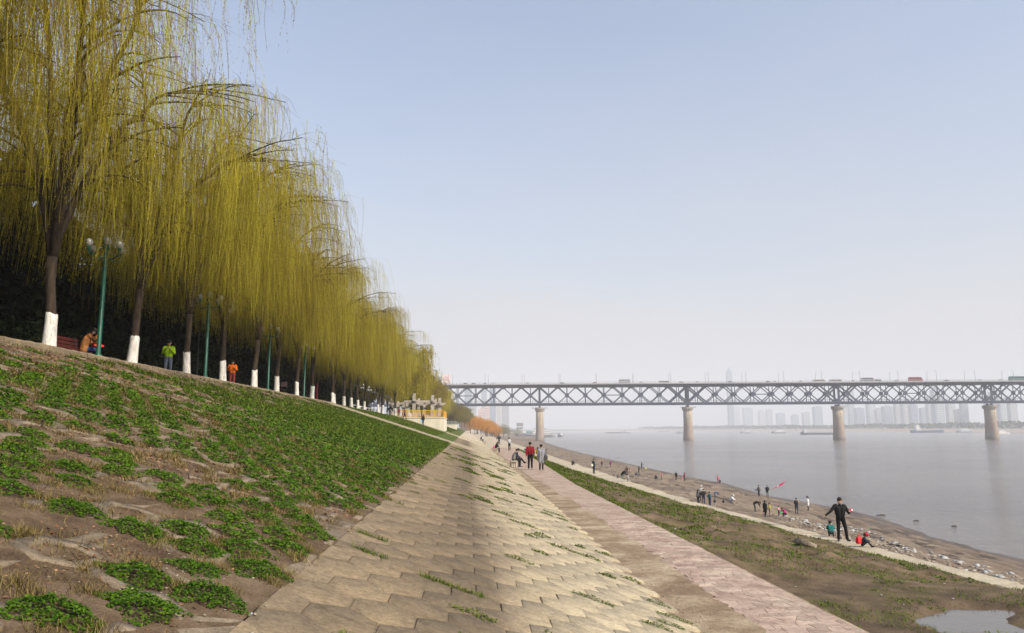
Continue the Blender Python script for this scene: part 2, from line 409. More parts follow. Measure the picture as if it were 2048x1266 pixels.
terrace = sheet('riverbank_terrace', rows_upto(2, 60, 0.16) + rows_upto(60, 112, 0.6)[1:], lambda y: prom_r(y) - 0.02, lambda y: strip_l(y) + 0.05, 64, terrace_z, M['mud'])
sheet('lower_pavement', rows_upto(112, 4600, 4, 1.06), prom_r, lambda y: strip_l(y) + 0.02, 6, terrace_z, M['pave'])
concrete_strip = sheet('concrete_strip', FAR, strip_l, strip_r, 4, lambda x, y: np.where(y < 70, 5.55, np.where(y < 104, 5.55, 5.59)) + 0 * x, M['dirt'])
concrete_strip.data.materials.clear(); concrete_strip.data.materials.append(M['pave'])
def beach_mat():
    t = NT('beach_silt')
    sx = t.n('SeparateXYZ'); t.l(t.pos(), sx.inputs[0])
    c = t.ramp(t.noise(0.45, 8, 0.65, t.pos((1, 0.55, 1))), [(0.28, (0.125, 0.09, 0.062)), (0.5, (0.20, 0.15, 0.104)), (0.72, (0.30, 0.24, 0.165))])
    mud_shade = t.ramp(t.noise(0.5, 7, 0.7, t.pos((1, 0.22, 1)), 0.8), [(0.555, (0, 0, 0)), (0.59, (1, 1, 1))])  # dark mud streaks, painted in for the shaded sides of the ledges
    c = t.mix(t.math('MULTIPLY', mud_shade, 0.85), c, (0.05, 0.037, 0.027))
    low = t.ramp(sx.outputs['Z'], [(0.0, (1, 1, 1)), (0.5, (0, 0, 0))])
    low = t.math('MULTIPLY', low, t.ramp(t.noise(0.8, 6, 0.7, t.pos((1, 0.3, 1)), 0.5), [(0.38, (.35,) * 3), (0.55, (1.3,) * 3)]), True)
    c = t.mix(t.math('MULTIPLY', low, 0.85), c, (0.06, 0.047, 0.035))
    c = t.mix(0.5, c, t.ramp(t.noise(9, 4, 0.75), [(0.3, (0.6,) * 3), (0.7, (1.35,) * 3)]), 'MULTIPLY')
    t.bump(t.noise(2.2, 7, 0.7), 0.7, 0.12)
    m = t.fin(c, 0.85, 0.3)
    t.l(t.math('SUBTRACT', 0.9, t.math('MULTIPLY', low, 0.45)), t.b.inputs['Roughness']); return m
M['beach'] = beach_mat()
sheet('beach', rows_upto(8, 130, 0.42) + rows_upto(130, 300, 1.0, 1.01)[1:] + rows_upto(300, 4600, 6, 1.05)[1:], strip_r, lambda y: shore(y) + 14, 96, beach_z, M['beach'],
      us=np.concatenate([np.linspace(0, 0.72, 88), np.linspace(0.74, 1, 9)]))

# the river and the far bank
bank_r = lambda y: ip(y, [-900, 1000, 1480, 2240, 3000, 3700, 4500], [1090, 1080, 1075, 1060, 980, 880, 600])
M['water'] = water_mat('river_water', (0.15, 0.13, 0.11), 0.16, (0.4, 2.2, 1.0, 0.5), (0.8, 1.6, 1))
v = [(36, -900, 0), (1500, -900, 0), (1500, 5000, 0), (36, 5000, 0)]
river = obj('river', np_mesh('river', v, [(0, 1, 2, 3)], [M['water']])); river['kind'] = 'structure'
M['puddle'] = water_mat('puddle_water', (0.10, 0.08, 0.06), 0.12, (3, 14, 0.25, 0.02))
ang = np.linspace(0, 2 * PI, 49)[:-1]
pv = [(PUD[0], PUD[1], PUD_Z)] + [(PUD[0] + 2.3 * math.cos(a), PUD[1] + 1.9 * math.sin(a), PUD_Z) for a in ang]
puddle = obj('puddle', np_mesh('puddle', pv, [(0, i + 1, (i + 1) % 48 + 1) for i in range(48)], [M['puddle']])); puddle['kind'] = 'structure'
M['farland'] = speckled('far_bank_ground', [(0.35, (0.05, 0.065, 0.035)), (0.65, (0.12, 0.12, 0.075))], 0.01, bump=0)
M['sand'] = speckled('far_sand', [(0.3, (0.30, 0.22, 0.17)), (0.7, (0.38, 0.30, 0.23))], 0.02, bump=0)
FR = [-900, 0, 600, 1000, 1250, 1480, 1750, 2000, 2240, 2600, 3000, 3350, 3700, 4100, 4500]
sheet('far_sandbar', FR, lambda y: bank_r(y) - 22, lambda y: bank_r(y) + 45, 3, lambda x, y: (x - bank_r(y)) * 0.16 + 0.02, M['sand'])
sheet('far_bank', FR, lambda y: bank_r(y) + 45, 4200, 3, lambda x, y: np.where(x > bank_r(y) + 50, 9.0, 7.1), M['farland'])
v = [(200, 4480, 0.5), (4200, 4480, 0.5), (4200, 4560, 9), (200, 4560, 9), (4200, 6200, 9), (-420, 6200, 9), (-420, 4560, 9)]
me = bpy.data.meshes.new('upstream_bank'); me.from_pydata(v, [], [(0, 1, 2, 3), (3, 2, 4, 5, 6)]); me.materials.append(M['farland'])
ub = obj('upstream_bank', me); ub['kind'] = 'structure'

# ------------------------------------------------------------------ kerb along the top of the embankment
kerb = sheet('kerb_bed', [-14, 70.5], -12.28, -12.02, 1, 12.40, M['kerb'])
kv = []
for k in range(3):
    r = random.Random(40 + k); mb = MB(); L = 1.17
    secs = []
    for i in range(5):
        y = -L / 2 + L * i / 4; j = lambda a: r.uniform(-a, a)
        secs.append([(-0.15, y, 0.0), (0.15 + j(.006), y, 0.0), (0.15 + j(.012), y, 0.21 + j(.012)), (0.12 + j(.01), y, 0.25 + j(.012)), (-0.13, y, 0.255 + j(.01)), (-0.15, y, 0.23)])
    mb.loft(secs[::-1]); kv.append(mb.mesh('kerb_stone', M['kerb']))
y = -13.4; i = 0
while y < 70:
    o = obj('kerb_stone', kv[i % 3], kerb); o.location = (-12.15 + rnd.uniform(-.008, .008), y, 12.405 + rnd.uniform(-.008, .008)); o.rotation_euler = (0, 0, rnd.uniform(-.004, .004)); y += 1.19; i += 1

# ------------------------------------------------------------------ paving blocks on the embankment
AL = math.atan(0.325); CA, SA = math.cos(AL), math.sin(AL)
def slope_mat(x, y, off=0.0, yawr=0.0, tx=0.0, ty=0.0):
    R = Matrix(((CA, 0, SA), (0, 1, 0), (-SA, 0, CA))).to_4x4()
    Rl = Matrix.Rotation(yawr, 4, 'Z') @ Matrix.Rotation(tx, 4, 'X') @ Matrix.Rotation(ty, 4, 'Y')
    m = R @ Rl; m.translation = Vector((x + SA * off, y, 8.6 - 0.325 * x + CA * off)); return m
PX, PY, SE, SP = 0.487, 0.52, 0.35, 0.17
HW = PX / CA / 2
def hexpts(g=0.0, j=0.0, r=None):
    q = [(HW - g, -SE / 2 + g * .4), (HW - g, SE / 2 - g * .4), (0, SE / 2 + SP - g), (-HW + g, SE / 2 - g * .4), (-HW + g, -SE / 2 + g * .4), (0, -SE / 2 - SP + g)]
    return [(x + (r.uniform(-j, j) if r else 0), y + (r.uniform(-j, j) if r else 0)) for x, y in q]
def block_arrays(r, gap, th=0.06):
    lo = hexpts(gap, 0.007, r); k = 1 - 0.016
    top = [(x * k, y * k) for x, y in lo]
    v = [(x, y, -th) for x, y in lo] + [(x, y, -0.004) for x, y in lo] + [(x, y, 0.0) for x, y in top]
    f = [(i, (i + 1) % 6, 6 + (i + 1) % 6, 6 + i) for i in range(6)] + [(6 + i, 6 + (i + 1) % 6, 12 + (i + 1) % 6, 12 + i) for i in range(6)]
    f += [(12, 13, 14, 15), (12, 15, 16, 17)]
    return np.array(v), np.array(f)
def ring_arrays(r, th=0.08, miss=0):
    o = hexpts(0.010, 0.012, r); w = 0.66
    i_ = [(x * w + r.uniform(-.012, .012), y * w + r.uniform(-.012, .012)) for x, y in o]
    ch = [r.uniform(-0.014, 0.012) for _ in range(6)]
    for q in range(miss):
        a = r.randrange(6); ch[a] = r.uniform(-.06, -.025)
    v = [(x, y, -th) for x, y in o] + [(x, y, ch[k]) for k, (x, y) in enumerate(o)] + [(x, y, ch[k] - .004) for k, (x, y) in enumerate(i_)] + [(x * .95, y * .95, -th) for x, y in i_]
    f = []
    for a, b in ((0, 6), (6, 12), (12, 18)):
        f += [(a + i, a + (i + 1) % 6, b + (i + 1) % 6, b + i) for i in range(6)]
    return np.array(v), np.array(f)
tiles = [block_arrays(random.Random(60 + k), [0.003, 0.005, 0.004, 0.009, 0.006][k]) for k in range(5)]
rings = [ring_arrays(random.Random(80 + k), miss=[0, 1, 2, 3, 1, 4][k]) for k in range(6)]
def cells(x0, x1, y0, y1):
    """lattice centres"""
    out = []
    j0 = int(math.floor(y0 / PY))
    for j in range(j0, int(y1 / PY) + 1):
        off = 0.5 * (j % 2)
        for i in range(-40, 20):
            x = (i + off) * PX - 1.37 + PX / 2
            if x0 <= x <= x1: out.append((x, j * PY))
    return out
def seen(x, y):
    """roughly inside the photograph"""
    if y < 2.2: return False
    p = Vector((x, y, 8.6 - .325 * x - CAMZ)); w = p.dot(cF)
    if w < 0.3: return False
    return -0.70 < p.dot(cR) / w < 0.70 and p.dot(cU) / w > -0.47
def lay(name, cellist, kinds, mat, parent, offf, tilt, nind, rest):
    vis = [c for c in cellist if seen(*c)]
    vis.sort(key=lambda c: c[0] ** 2 * 1.0 + c[1] ** 2)
    ind = set(vis[:nind]); bv, bf, br, nb = [], [], [], 0
    meshes = [np_mesh(name, v, f, [mat]) for v, f in kinds]
    for c in cellist:
        r = random.Random(hash((round(c[0] * 100), round(c[1] * 100), name)) if False else int(c[0] * 1000) * 7919 + int(c[1] * 1000))
        k = r.randrange(len(kinds)); m = slope_mat(c[0], c[1], offf(r, c), r.choice((0, PI)) + r.uniform(-.012, .012), r.uniform(-tilt, tilt), r.uniform(-tilt, tilt))
        if c in ind:
            obj(name, meshes[k], parent, m)
        else:
            v, f = kinds[k]; R3 = np.array(m.to_3x3()); t = np.array(m.translation)
            bv.append(v @ R3.T + t); bf.append(f + nb); nb += len(v); br += [r.random()] * len(f)
    o = obj(rest, np_mesh(rest, np.concatenate(bv), np.concatenate(bf), [mat], rv=br), parent); o['kind'] = 'stuff'
    return o
STAIR0, STAIR1 = 65.2, 69.0
tc = [c for c in cells(-1.2, 2.85, 1.5, 112) if not (STAIR0 - .35 < c[1] < STAIR1 + .35)]
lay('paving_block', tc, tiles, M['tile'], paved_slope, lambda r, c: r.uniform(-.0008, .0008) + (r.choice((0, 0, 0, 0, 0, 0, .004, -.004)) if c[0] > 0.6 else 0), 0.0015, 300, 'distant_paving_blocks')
gc = [c for c in cells(-11.9, -1.5, 1.5, 64)]
lay('grid_block', gc, rings, M['grid'], grass_slope, lambda r, c: r.uniform(-.02, .035), 0.06, 300, 'distant_grid_blocks')
# half blocks closing the edge between grid and paving
hr = MB(); hr.prism([(0.0, -(SE / 2 + SP) + .006), (HW - .005, -SE / 2), (HW - .005, SE / 2), (0.0, SE / 2 + SP - .006)], -0.06, 0.0)
hl = MB(); hl.prism([(-0.004, -(SE / 2 + SP) + .01), (-0.004, SE / 2 + SP - .01), (-HW + .02, SE / 2 - .02), (-HW + .02, -SE / 2 + .02)], -0.06, -0.004)
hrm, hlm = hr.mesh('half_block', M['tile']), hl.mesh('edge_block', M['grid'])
for j in range(3, int(64 / PY)):
    if j % 2:
        obj('half_block', hrm, paved_slope, slope_mat(-1.37, j * PY, rnd.uniform(-.002, .003)))
        obj('edge_block', hlm, grass_slope, slope_mat(-1.37, j * PY, rnd.uniform(-.012, .012), rnd.uniform(-.02, .02), rnd.uniform(-.02, .02), rnd.uniform(-.03, .03)))

# ------------------------------------------------------------------ pink crazy paving, terrace slabs
def crazy(x0, x1, y0, y1, sx, sy, jit, seed):
    """bricks with shared, jittered corners -> irregular six-sided stones"""
    nx = int(round((x1 - x0) / sx)); ny = int(round((y1 - y0) / sy)); r = random.Random(seed); pt_ = {}
    def P(i2, j):
        if (i2, j) not in pt_:
            x = x0 + i2 * sx / 2; y = y0 + j * sy
            edge = i2 <= 0 or i2 >= 2 * nx
            pt_[(i2, j)] = (min(max(x + (0 if edge else r.uniform(-jit, jit) * sx), x0), x1), y + r.uniform(-jit, jit) * sy)
        return pt_[(i2, j)]
    out = []
    for j in range(ny):
        s = j % 2
        for i in range(-1, nx + 1):
            a = 2 * i + s; q = [max(0, min(2 * nx, a + k)) for k in (0, 1, 2)]
            if q[2] - q[0] < 1: continue
            pts = [P(k, j) for k in q] + [P(k, j + 1) for k in reversed(q)]
            res = []
            for p in pts:
                if not res or (abs(p[0] - res[-1][0]) + abs(p[1] - res[-1][1])) > 1e-4: res.append(p)
            if len(res) >= 3: out.append(res)
    return out
def stone(mb, pts, z0, z1, gap, r, bev=0.01):
    cx = sum(p[0] for p in pts) / len(pts); cy = sum(p[1] for p in pts) / len(pts)
    def ins(g):
        o = []
        for x, y in pts:
            d = math.hypot(x - cx, y - cy) or 1; k = max(0.2, 1 - g * 1.25 / d); o.append((cx + (x - cx) * k, cy + (y - cy) * k))
        return o
    a, b = ins(gap), ins(gap + bev); ta, tb = r.uniform(-.004, .004), r.uniform(-.004, .004)
    zt = lambda x, y: z1 + ta * (x - cx) + tb * (y - cy)
    mb.loft([[(x, y, z0) for x, y in a], [(x, y, zt(x, y) - bev * .6) for x, y in a], [(x, y, zt(x, y)) for x, y in b]])
prom = bpy.data.objects['promenade']
big = MB(); n = 0; rr = random.Random(5)
for pts in crazy(3.42, 5.10, 6.5, 112, 0.28, 0.21, 0.27, 3):
    cx = sum(p[0] for p in pts) / len(pts); cy = sum(p[1] for p in pts) / len(pts)
    lim = 3.42 + 0.34 * float(fbm(0.3, cy * 0.33, 77, 3)) + (0.2 if cy < 30 else 0) - (0.3 if cy > 40 else 0)
    if cx < lim: continue
    pp = [(x + (0.0 if cy < 37 else (x - 3.4) * (float(prom_r(y)) - 5.12) / 1.7), y) for x, y in pts]
    zt = 7.613 + rr.uniform(-.002, .002)
    if n < 300 and seen(cx, cy):
        mb = MB(); stone(mb, pp, 7.55, zt, 0.0035, rr, 0.003); mb.build('flagstone', M['flag'], prom); n += 1
    else: stone(big, pp, 7.55, zt, 0.0035, rr, 0.003)
fo = big.build('distant_flagstones', M['flag'], prom); fo['kind'] = 'stuff'
sv, sf_ = [], []
ys = rows_upto(6.5, 70, .09)
for i, y in enumerate(ys):
    e = 3.50 + 0.34 * float(fbm(0.3, y * 0.33, 77, 3)) + (0.2 if y < 30 else 0) - (0.3 if y > 40 else 0) + (float(fbm(1.7, y * 2.3, 78, 4)) - .5) * .5
    sv += [(3.0, y, 7.600), (e - .12, y, 7.619), (e, y, 7.611)]
    if i: b = 3 * i; sf_ += [(b - 3, b - 2, b + 1, b), (b - 2, b - 1, b + 2, b + 1)]
so_ = obj('path_silt', np_mesh('path_silt', sv, sf_, [M['dirt']], smooth=True)); so_['kind'] = 'structure'
# slabs of the concrete strip: staggered, slightly uneven
yy = 8.0; i = 0
while yy < 104:
    L = rr.uniform(1.2, 1.9); l, r_ = float(strip_l(yy + L / 2)), float(strip_r(yy + L / 2))
    dl = rr.uniform(-.28, .24); dr = rr.uniform(-.18, .26)
    q = float(strip_l(yy + L)) - float(strip_l(yy))
    mb = MB(); pts = [(l + dl - q / 2 + rr.uniform(-.05, .05), yy), (r_ + dr - q / 2, yy + rr.uniform(-.05, .05)), (r_ + dr + q / 2, yy + L * .55), (r_ + dr + q / 2 + rr.uniform(-.1, .06), yy + L), (l + dl + q / 2, yy + L + rr.uniform(-.06, .06)), (l + dl + rr.uniform(-.06, .05), yy + L * .5)]
    stone(mb, pts, 5.40, 5.61 + rr.uniform(-.035, .02), 0.012, rr, 0.02); mb.build('concrete_slab', M['slab'], concrete_strip)
    yy += L + 0.015; i += 1

# ------------------------------------------------------------------ weeping willows
M['bark'] = speckled('willow_bark', [(0.3, (0.028, 0.020, 0.014)), (0.7, (0.085, 0.062, 0.042))], 8, bump=0.9, bscale=30, bdist=0.03, stretch=(1, 1, 0.25))
M['twig'] = speckled('willow_twig', [(0.3, (0.05, 0.036, 0.02)), (0.7, (0.12, 0.088, 0.04))], 4, bump=0)
def whitewash():
    t = NT('limewash'); v = t.pos((1, 1, 0.22)); n = t.noise(16, 6, 0.7, v); n2 = t.noise(60, 4, 0.7)
    c = t.ramp(n, [(0.32, (0.22, 0.185, 0.145)), (0.42, (0.56, 0.53, 0.47)), (0.52, (0.72, 0.70, 0.66)), (0.68, (0.80, 0.79, 0.75))])
    t.bump(t.math('ADD', n, t.math('MULTIPLY', n2, 0.4)), 0.9, 0.03)
    return t.fin(c, 0.9, 0.1)
M['lime'] = whitewash()
M['withy'] = leaf_mat('willow_shoots', [(0.12, (0.062, 0.043, 0.016)), (0.33, (0.215, 0.15, 0.024)), (0.58, (0.395, 0.325, 0.036)), (0.88, (0.565, 0.51, 0.062))], 0.40, 0.7, 0.30)
M['withy2'] = leaf_mat('willow_shoots_brown', [(0.10, (0.11, 0.072, 0.02)), (0.4, (0.20, 0.14, 0.026)), (0.9, (0.31, 0.25, 0.045))], 0.30, 0.7, 0.3)
M['withy3'] = leaf_mat('willow_shoots_far', [(0.10, (0.12, 0.10, 0.03)), (0.4, (0.19, 0.17, 0.04)), (0.9, (0.27, 0.26, 0.07))], 0.30, 0.7, 0.1)
M['orange'] = leaf_mat('orange_shoots', [(0.10, (0.34, 0.14, 0.015)), (0.4, (0.58, 0.26, 0.016)), (0.9, (0.74, 0.40, 0.025))], 0.25, 0.8, 0.2)

def ribbons(paths, width, r, taper=0.4):
    """paths (N,K,3): a thin two-sided ribbon each"""
    N, K, _ = paths.shape
    a = r.uniform(0, 2 * PI, N); side = np.stack([np.cos(a), np.sin(a), np.zeros(N)], -1)[:, None, :]
    w = np.linspace(1, taper, K)[None, :, None] * width / 2
    v = np.stack([paths - side * w, paths + side * w], 2).reshape(N, K * 2, 3)
    i = np.arange(K - 1) * 2
    f = np.stack([i, i + 1, i + 3, i + 2], -1)
    f = (f[None] + (np.arange(N) * K * 2)[:, None, None]).reshape(-1, 4)
    return v.reshape(-1, 3), f, np.repeat(np.arange(N), K - 1)
def leaves_on(paths, per, size, r, wid=0.28, t0=0.05):
    """narrow drooping leaves (one quad folded to a diamond) along each path"""
    N, K, _ = paths.shape
    t = r.uniform(t0, 1, (N, per)) * (K - 1 - 1e-6); i = t.astype(int); fr = (t - i)[..., None]
    n = np.arange(N)[:, None]
    p = paths[n, i] * (1 - fr) + paths[n, i + 1] * fr
    d = paths[n, i + 1] - paths[n, i]; d /= np.linalg.norm(d, axis=-1, keepdims=True) + 1e-9
    a = r.uniform(0, 2 * PI, (N, per)); o = np.stack([np.cos(a), np.sin(a), np.zeros_like(a)], -1)
    s = size * r.uniform(0.6, 1.4, (N, per, 1))
    dirn = d * 0.75 + o * 0.66; tip = p + dirn * s
    b = a + PI / 2; sd = np.stack([np.cos(b), np.sin(b), np.zeros_like(b)], -1) * s * wid / 2
    mid = p + dirn * s * 0.45
    v = np.stack([p, mid + sd, tip, mid - sd], 2).reshape(-1, 3)
    f = np.arange(N * per * 4).reshape(-1, 4)
    return v, f, np.repeat(np.arange(N), per)
def arc(p, az, L, up, sag, k, r, wob=0.04):
    t = np.linspace(0, 1, k)
    z = up * t - sag * t * t
    w = np.cumsum(r.normal(0, wob, (k, 3)), 0) * t[:, None]
    return np.stack([p[0] + math.sin(az) * L * t, p[1] + math.cos(az) * L * t, p[2] + z], -1) + w * L * 0.3

def willow_parts(seed, H=14.0, R=5.6, nst=3400, leafn=26, fork=2.9, leaf=0.062, rw=0.013, zmin=3.0, twigs=True, nl=6, twigw=0.02, lean=0.0):
    r = np.random.default_rng(seed)
    trunk, limbs = MB(), MB()
    bend = r.uniform(-0.15, 0.15, 2)
    tp = [(0, 0, -0.12), (0.01, 0.0, 0.05), (0, 0, 0.7), (bend[0] * .1, bend[1] * .1, 1.25), (bend[0], bend[1], fork * .75), (bend[0] * 1.2, bend[1] * 1.2, fork + 0.1)]
    trunk.tube(tp, [0.20, 0.165, 0.145, 0.138, 0.132, 0.15], 10)
    top = np.array(tp[-1]) - np.array([0, 0, 0.15])
    hang = []        # (point, azimuth, strength)
    az0 = r.uniform(0, 2 * PI); fine = []
    for i in range(nl):
        az = az0 + 2 * PI * i / nl + r.uniform(-.35, .35)
        inner = (i % 3 == 2)
        L = R * (r.uniform(0.25, 0.45) if inner else r.uniform(0.6, 0.85)); hh = (H - fork) * (r.uniform(0.82, 0.95) if inner else r.uniform(0.58, 0.84))
        k = 11; t = np.linspace(0, 1, k)
        pts = np.stack([top[0] + math.sin(az) * L * t ** 1.35 + lean * t, top[1] + math.cos(az) * L * t ** 1.35, top[2] + hh * (1 - (1 - t) ** 1.55)], -1)
        pts += np.cumsum(r.normal(0, 0.12, (k, 3)), 0) * t[:, None]
        limbs.tube(pts, list(0.105 * (1 - t) ** 0.8 + 0.018), 6)
        for s in range(13):
            ts = r.uniform(0.22, 1.0); j = min(int(ts * (k - 1)), k - 2); b = pts[j] * (1 - (ts * (k - 1) - j)) + pts[j + 1] * (ts * (k - 1) - j)
            a2 = az + r.normal(0, 0.95); L2 = r.uniform(1.4, 3.3) * R / 5.6 * (0.75 + 0.25 * ts); up = r.uniform(0.7, 2.2) * (1.0 if ts < .8 else .55); sag = up * r.uniform(0.55, 1.15)
            q = arc(b, a2, L2, up, sag, 7, r); limbs.tube(q, list(np.linspace(0.05 * (1.25 - 0.6 * ts), 0.014, 7)), 4, False)
            for m in range(11):
                t3 = r.uniform(0.25, 1.0); jj = min(int(t3 * 6), 5); c = q[jj]
                a3 = a2 + r.normal(0, 0.9); L3 = r.uniform(0.6, 2.1); u3 = r.uniform(0.2, 1.0)
                w = arc(c, a3, L3, u3, u3 * r.uniform(0.9, 1.9) + 0.15, 5, r); fine.append(w)
                for z_ in range(3): hang.append((w[r.integers(1, 5)], a3))
            hang.append((q[-1], a2)); hang.append((q[4], a2))
    fine = np.array(fine)
    hp = np.array([h[0] for h in hang]); ha = np.array([h[1] for h in hang])
    # fill: more shoots from the outer crown so the curtain closes
    wts = r.gamma(0.55, 1.0, len(hp)) + .03; wts /= wts.sum(); idx = r.choice(len(hp), nst, p=wts); crv = r.random(len(hp)); far_out = np.clip((np.hypot(hp[:, 0], hp[:, 1])[idx] / R - .62) / .35, 0, 1); P0 = hp[idx] + r.normal(0, 0.10, (nst, 3)); A = ha[idx] + r.normal(0, 0.5, nst)
    k = 9; t = np.linspace(0, 1, k)[None, :]
    zend = zmin + r.gamma(2.0, 0.75, nst) + 1.4 * fbm(P0[:, 0] * .5 + seed, P0[:, 1] * .5, 3, 2)
    L = np.minimum((r.gamma(3.2, 1.15, nst) + 0.7) * (1 - .5 * far_out), np.maximum(P0[:, 2] - zend, 0.35))
    out = np.minimum(r.gamma(2.0, 0.17, nst), .9) * np.minimum(1, L / 1.5)
    dx = out[:, None] * (1 - np.exp(-3.2 * t)) ; lift = 0.10 * out[:, None] * np.sin(PI * np.minimum(1, t * 4)) 
    sway = r.normal(0, 0.06, (nst, 2)); ph = r.uniform(0, 6, nst)[:, None]
    X = P0[:, 0, None] + np.sin(A)[:, None] * dx + sway[:, :1] * t * L[:, None] + 0.06 * np.sin(5 * t + ph)
    Yv = P0[:, 1, None] + np.cos(A)[:, None] * dx + sway[:, 1:] * t * L[:, None] + 0.06 * np.cos(4.3 * t + ph)
    Z = P0[:, 2, None] + lift - L[:, None] * t ** 1.15
    paths = np.stack([X, Yv, Z], -1)
    v1, f1, r1 = ribbons(paths, rw, r); v2, f2, r2 = leaves_on(paths, leafn, leaf, r)
    rv = np.clip(crv[idx] * 0.6 + r.random(nst) * 0.2, 0, .8); v3, f3, r3 = ribbons(fine, twigw, r, 0.35)
    V = np.concatenate([v1, v2]); F = np.concatenate([f1, f2 + len(v1)]); RV = np.concatenate([rv[r1], rv[r2] + r.random(len(r2)) * 0.25])
    return trunk, limbs, (V, F, RV), (v3, f3)
def willow_proto(seed, mat, **kw):
    tr, li, (V, F, RV), (v3, f3) = willow_parts(seed, **kw)
    return (tr.mesh('trunk', M['bark'], True), li.mesh('limbs', M['bark'], True), np_mesh('crown', V, F, [mat], RV), np_mesh('twigs', v3, f3, [M['twig']]))
def lime_mesh(seed):
    r = np.random.default_rng(seed); mb = MB(); h = 1.2
    rings = []
    for z, rad in [(-0.1, 0.255), (0.0, 0.228), (0.1, 0.205), (0.35, 0.188), (0.7, 0.174), (0.95, 0.166), (h - .02, 0.162), (h, 0.148)]:
        rings.append([(math.cos(a) * rad * (1 + .07 * math.sin(3 * a + seed) + r.normal(0, .015)), math.sin(a) * rad * (1 + .07 * math.sin(3 * a + seed)), z + (r.uniform(-.06, .06) if z > 1 else 0)) for a in np.linspace(0, 2 * PI, 15)[:-1]])
    mb.loft(rings); return mb.mesh('painted_base', M['lime'], True)
protos = [willow_proto(s, M['withy'], H=h, R=q, zmin=z, nst=n, nl=l) for s, h, q, z, n, l in
          [(101, 14.5, 5.4, 2.2, 3200, 7), (102, 13.2, 5.2, 1.9, 3700, 8), (103, 13.0, 5.3, 1.8, 4200, 7), (104, 12.2, 5.2, 1.8, 4300, 8)]]
far_protos = [willow_proto(s, m, H=h, R=6.0, zmin=2.2, nst=1500, leafn=9, leaf=0.30, rw=0.05, nl=6, twigw=0.05) for s, h, m in [(111, 13.5, M['withy']), (112, 13.0, M['withy2']), (113, 12.5, M['withy3'])]]
limes = [lime_mesh(s) for s in (1, 2, 3)]
def willow(proto, x, y, z, rz, sc, label, group, painted=True, k=0):
    root = empty('willow_tree', (x, y, z), rz); root.scale = (sc * rnd.uniform(.92, 1.06), sc * rnd.uniform(.92, 1.06), sc * rnd.uniform(.94, 1.04)); root.rotation_euler = (rnd.uniform(-.045, .045), rnd.uniform(-.045, .045), rz)
    tag(root, label, 'tree', group)
    t = obj('trunk', proto[0], root)
    if painted: obj('painted_base', limes[k % 3], root)
    obj('limbs', proto[1], root); obj('twigs', proto[3], root)['kind'] = 'stuff'; obj('crown', proto[2], root)
    return root
KX = -12.48
row = [ # y along the kerb, proto, scale, label
    (11.8, 1, 1.0, 'willow nearest the viewer, only its hanging shoots in the top left corner'),
    (17.4, 0, .98, 'tall willow with dark arching limbs left of the seated person, trunk out of frame'),
    (23.5, 0, 1.03, 'leaning willow with white trunk base half hiding the seated person in a tan coat'),
    (29.1, 2, 1.0, 'willow with thick white trunk base between nearest green lamp post and person in neon yellow'),
    (34.9, 1, .98, 'forked willow with white trunk base right of the person in neon yellow'),
    (40.2, 3, 1.0, 'willow with narrow white trunk base beside the person in orange'),
    (45.9, 2, 1.0, 'willow whose white trunk base stands just left of the third green lamp post'),
    (51.3, 3, 1.02, 'willow with white trunk base beside the parked motorcycle'),
    (57.3, 1, 0.96, 'willow with white trunk base just left of the fourth green lamp post'),
    (62.6, 2, 0.97, 'willow with white trunk base between two red poles'),
    (72.4, 3, 0.98, 'first white-based willow past the head of the stairs, close before another trunk'),
    (74.6, 0, 0.9, 'willow close behind the first white trunk past the head of the stairs'),
    (79.2, 2, 0.95, 'third white-based willow beyond the head of the stairs'),
    (84.0, 1, 0.95, 'fourth white-based willow beyond the head of the stairs'),
    (89.3, 3, 0.95, 'willow with slim white base just before the row of small dark globe lamps'),
    (94.0, 2, 0.95, 'willow with white base in front of the white rail fence'),
    (109.5, 1, 1.0, 'willow with wide white base beyond the white rail fence'),
    (115.0, 3, 1.05, 'last white-based willow before the yellow railed terrace'),
]
for i, (y, k, sc, lab) in enumerate(row):
    willow(protos[k], KX + rnd.uniform(-.06, .06) - (0.25 if y in (74.6,) else 0), y, 12.5, rnd.uniform(0, 2 * PI) + (2.3 if y == 23.5 else 0), sc, lab, 'willows along the top of the embankment', True, i)
y = 121; i = 0
while y < 560:
    k = 0 if y < 165 else (1 if y < 230 else (0 if y < 300 else 2)); sc = 1.0
    lab = {0: 'yellow-green willow far along the embankment, white base', 1: 'brownish willow rising above the stone pergola', 2: 'pale green willow far along the embankment near the pavilion'}[k]
    willow(far_protos[k], KX + rnd.uniform(-.8, .8) - (3.5 if 134 < y < 160 else 0) + (max(0, y - 300) * 0.012), y, 12.5 if y < 420 else 11, rnd.uniform(0, 2 * PI), sc * rnd.uniform(.92, 1.08), lab, ['distant yellow-green willows', 'brownish willows above the pergola', 'distant pale green willows'][k], y < 300, i)
    y += rnd.uniform(6.5, 8.5) if y < 300 else rnd.uniform(8, 11); i += 1

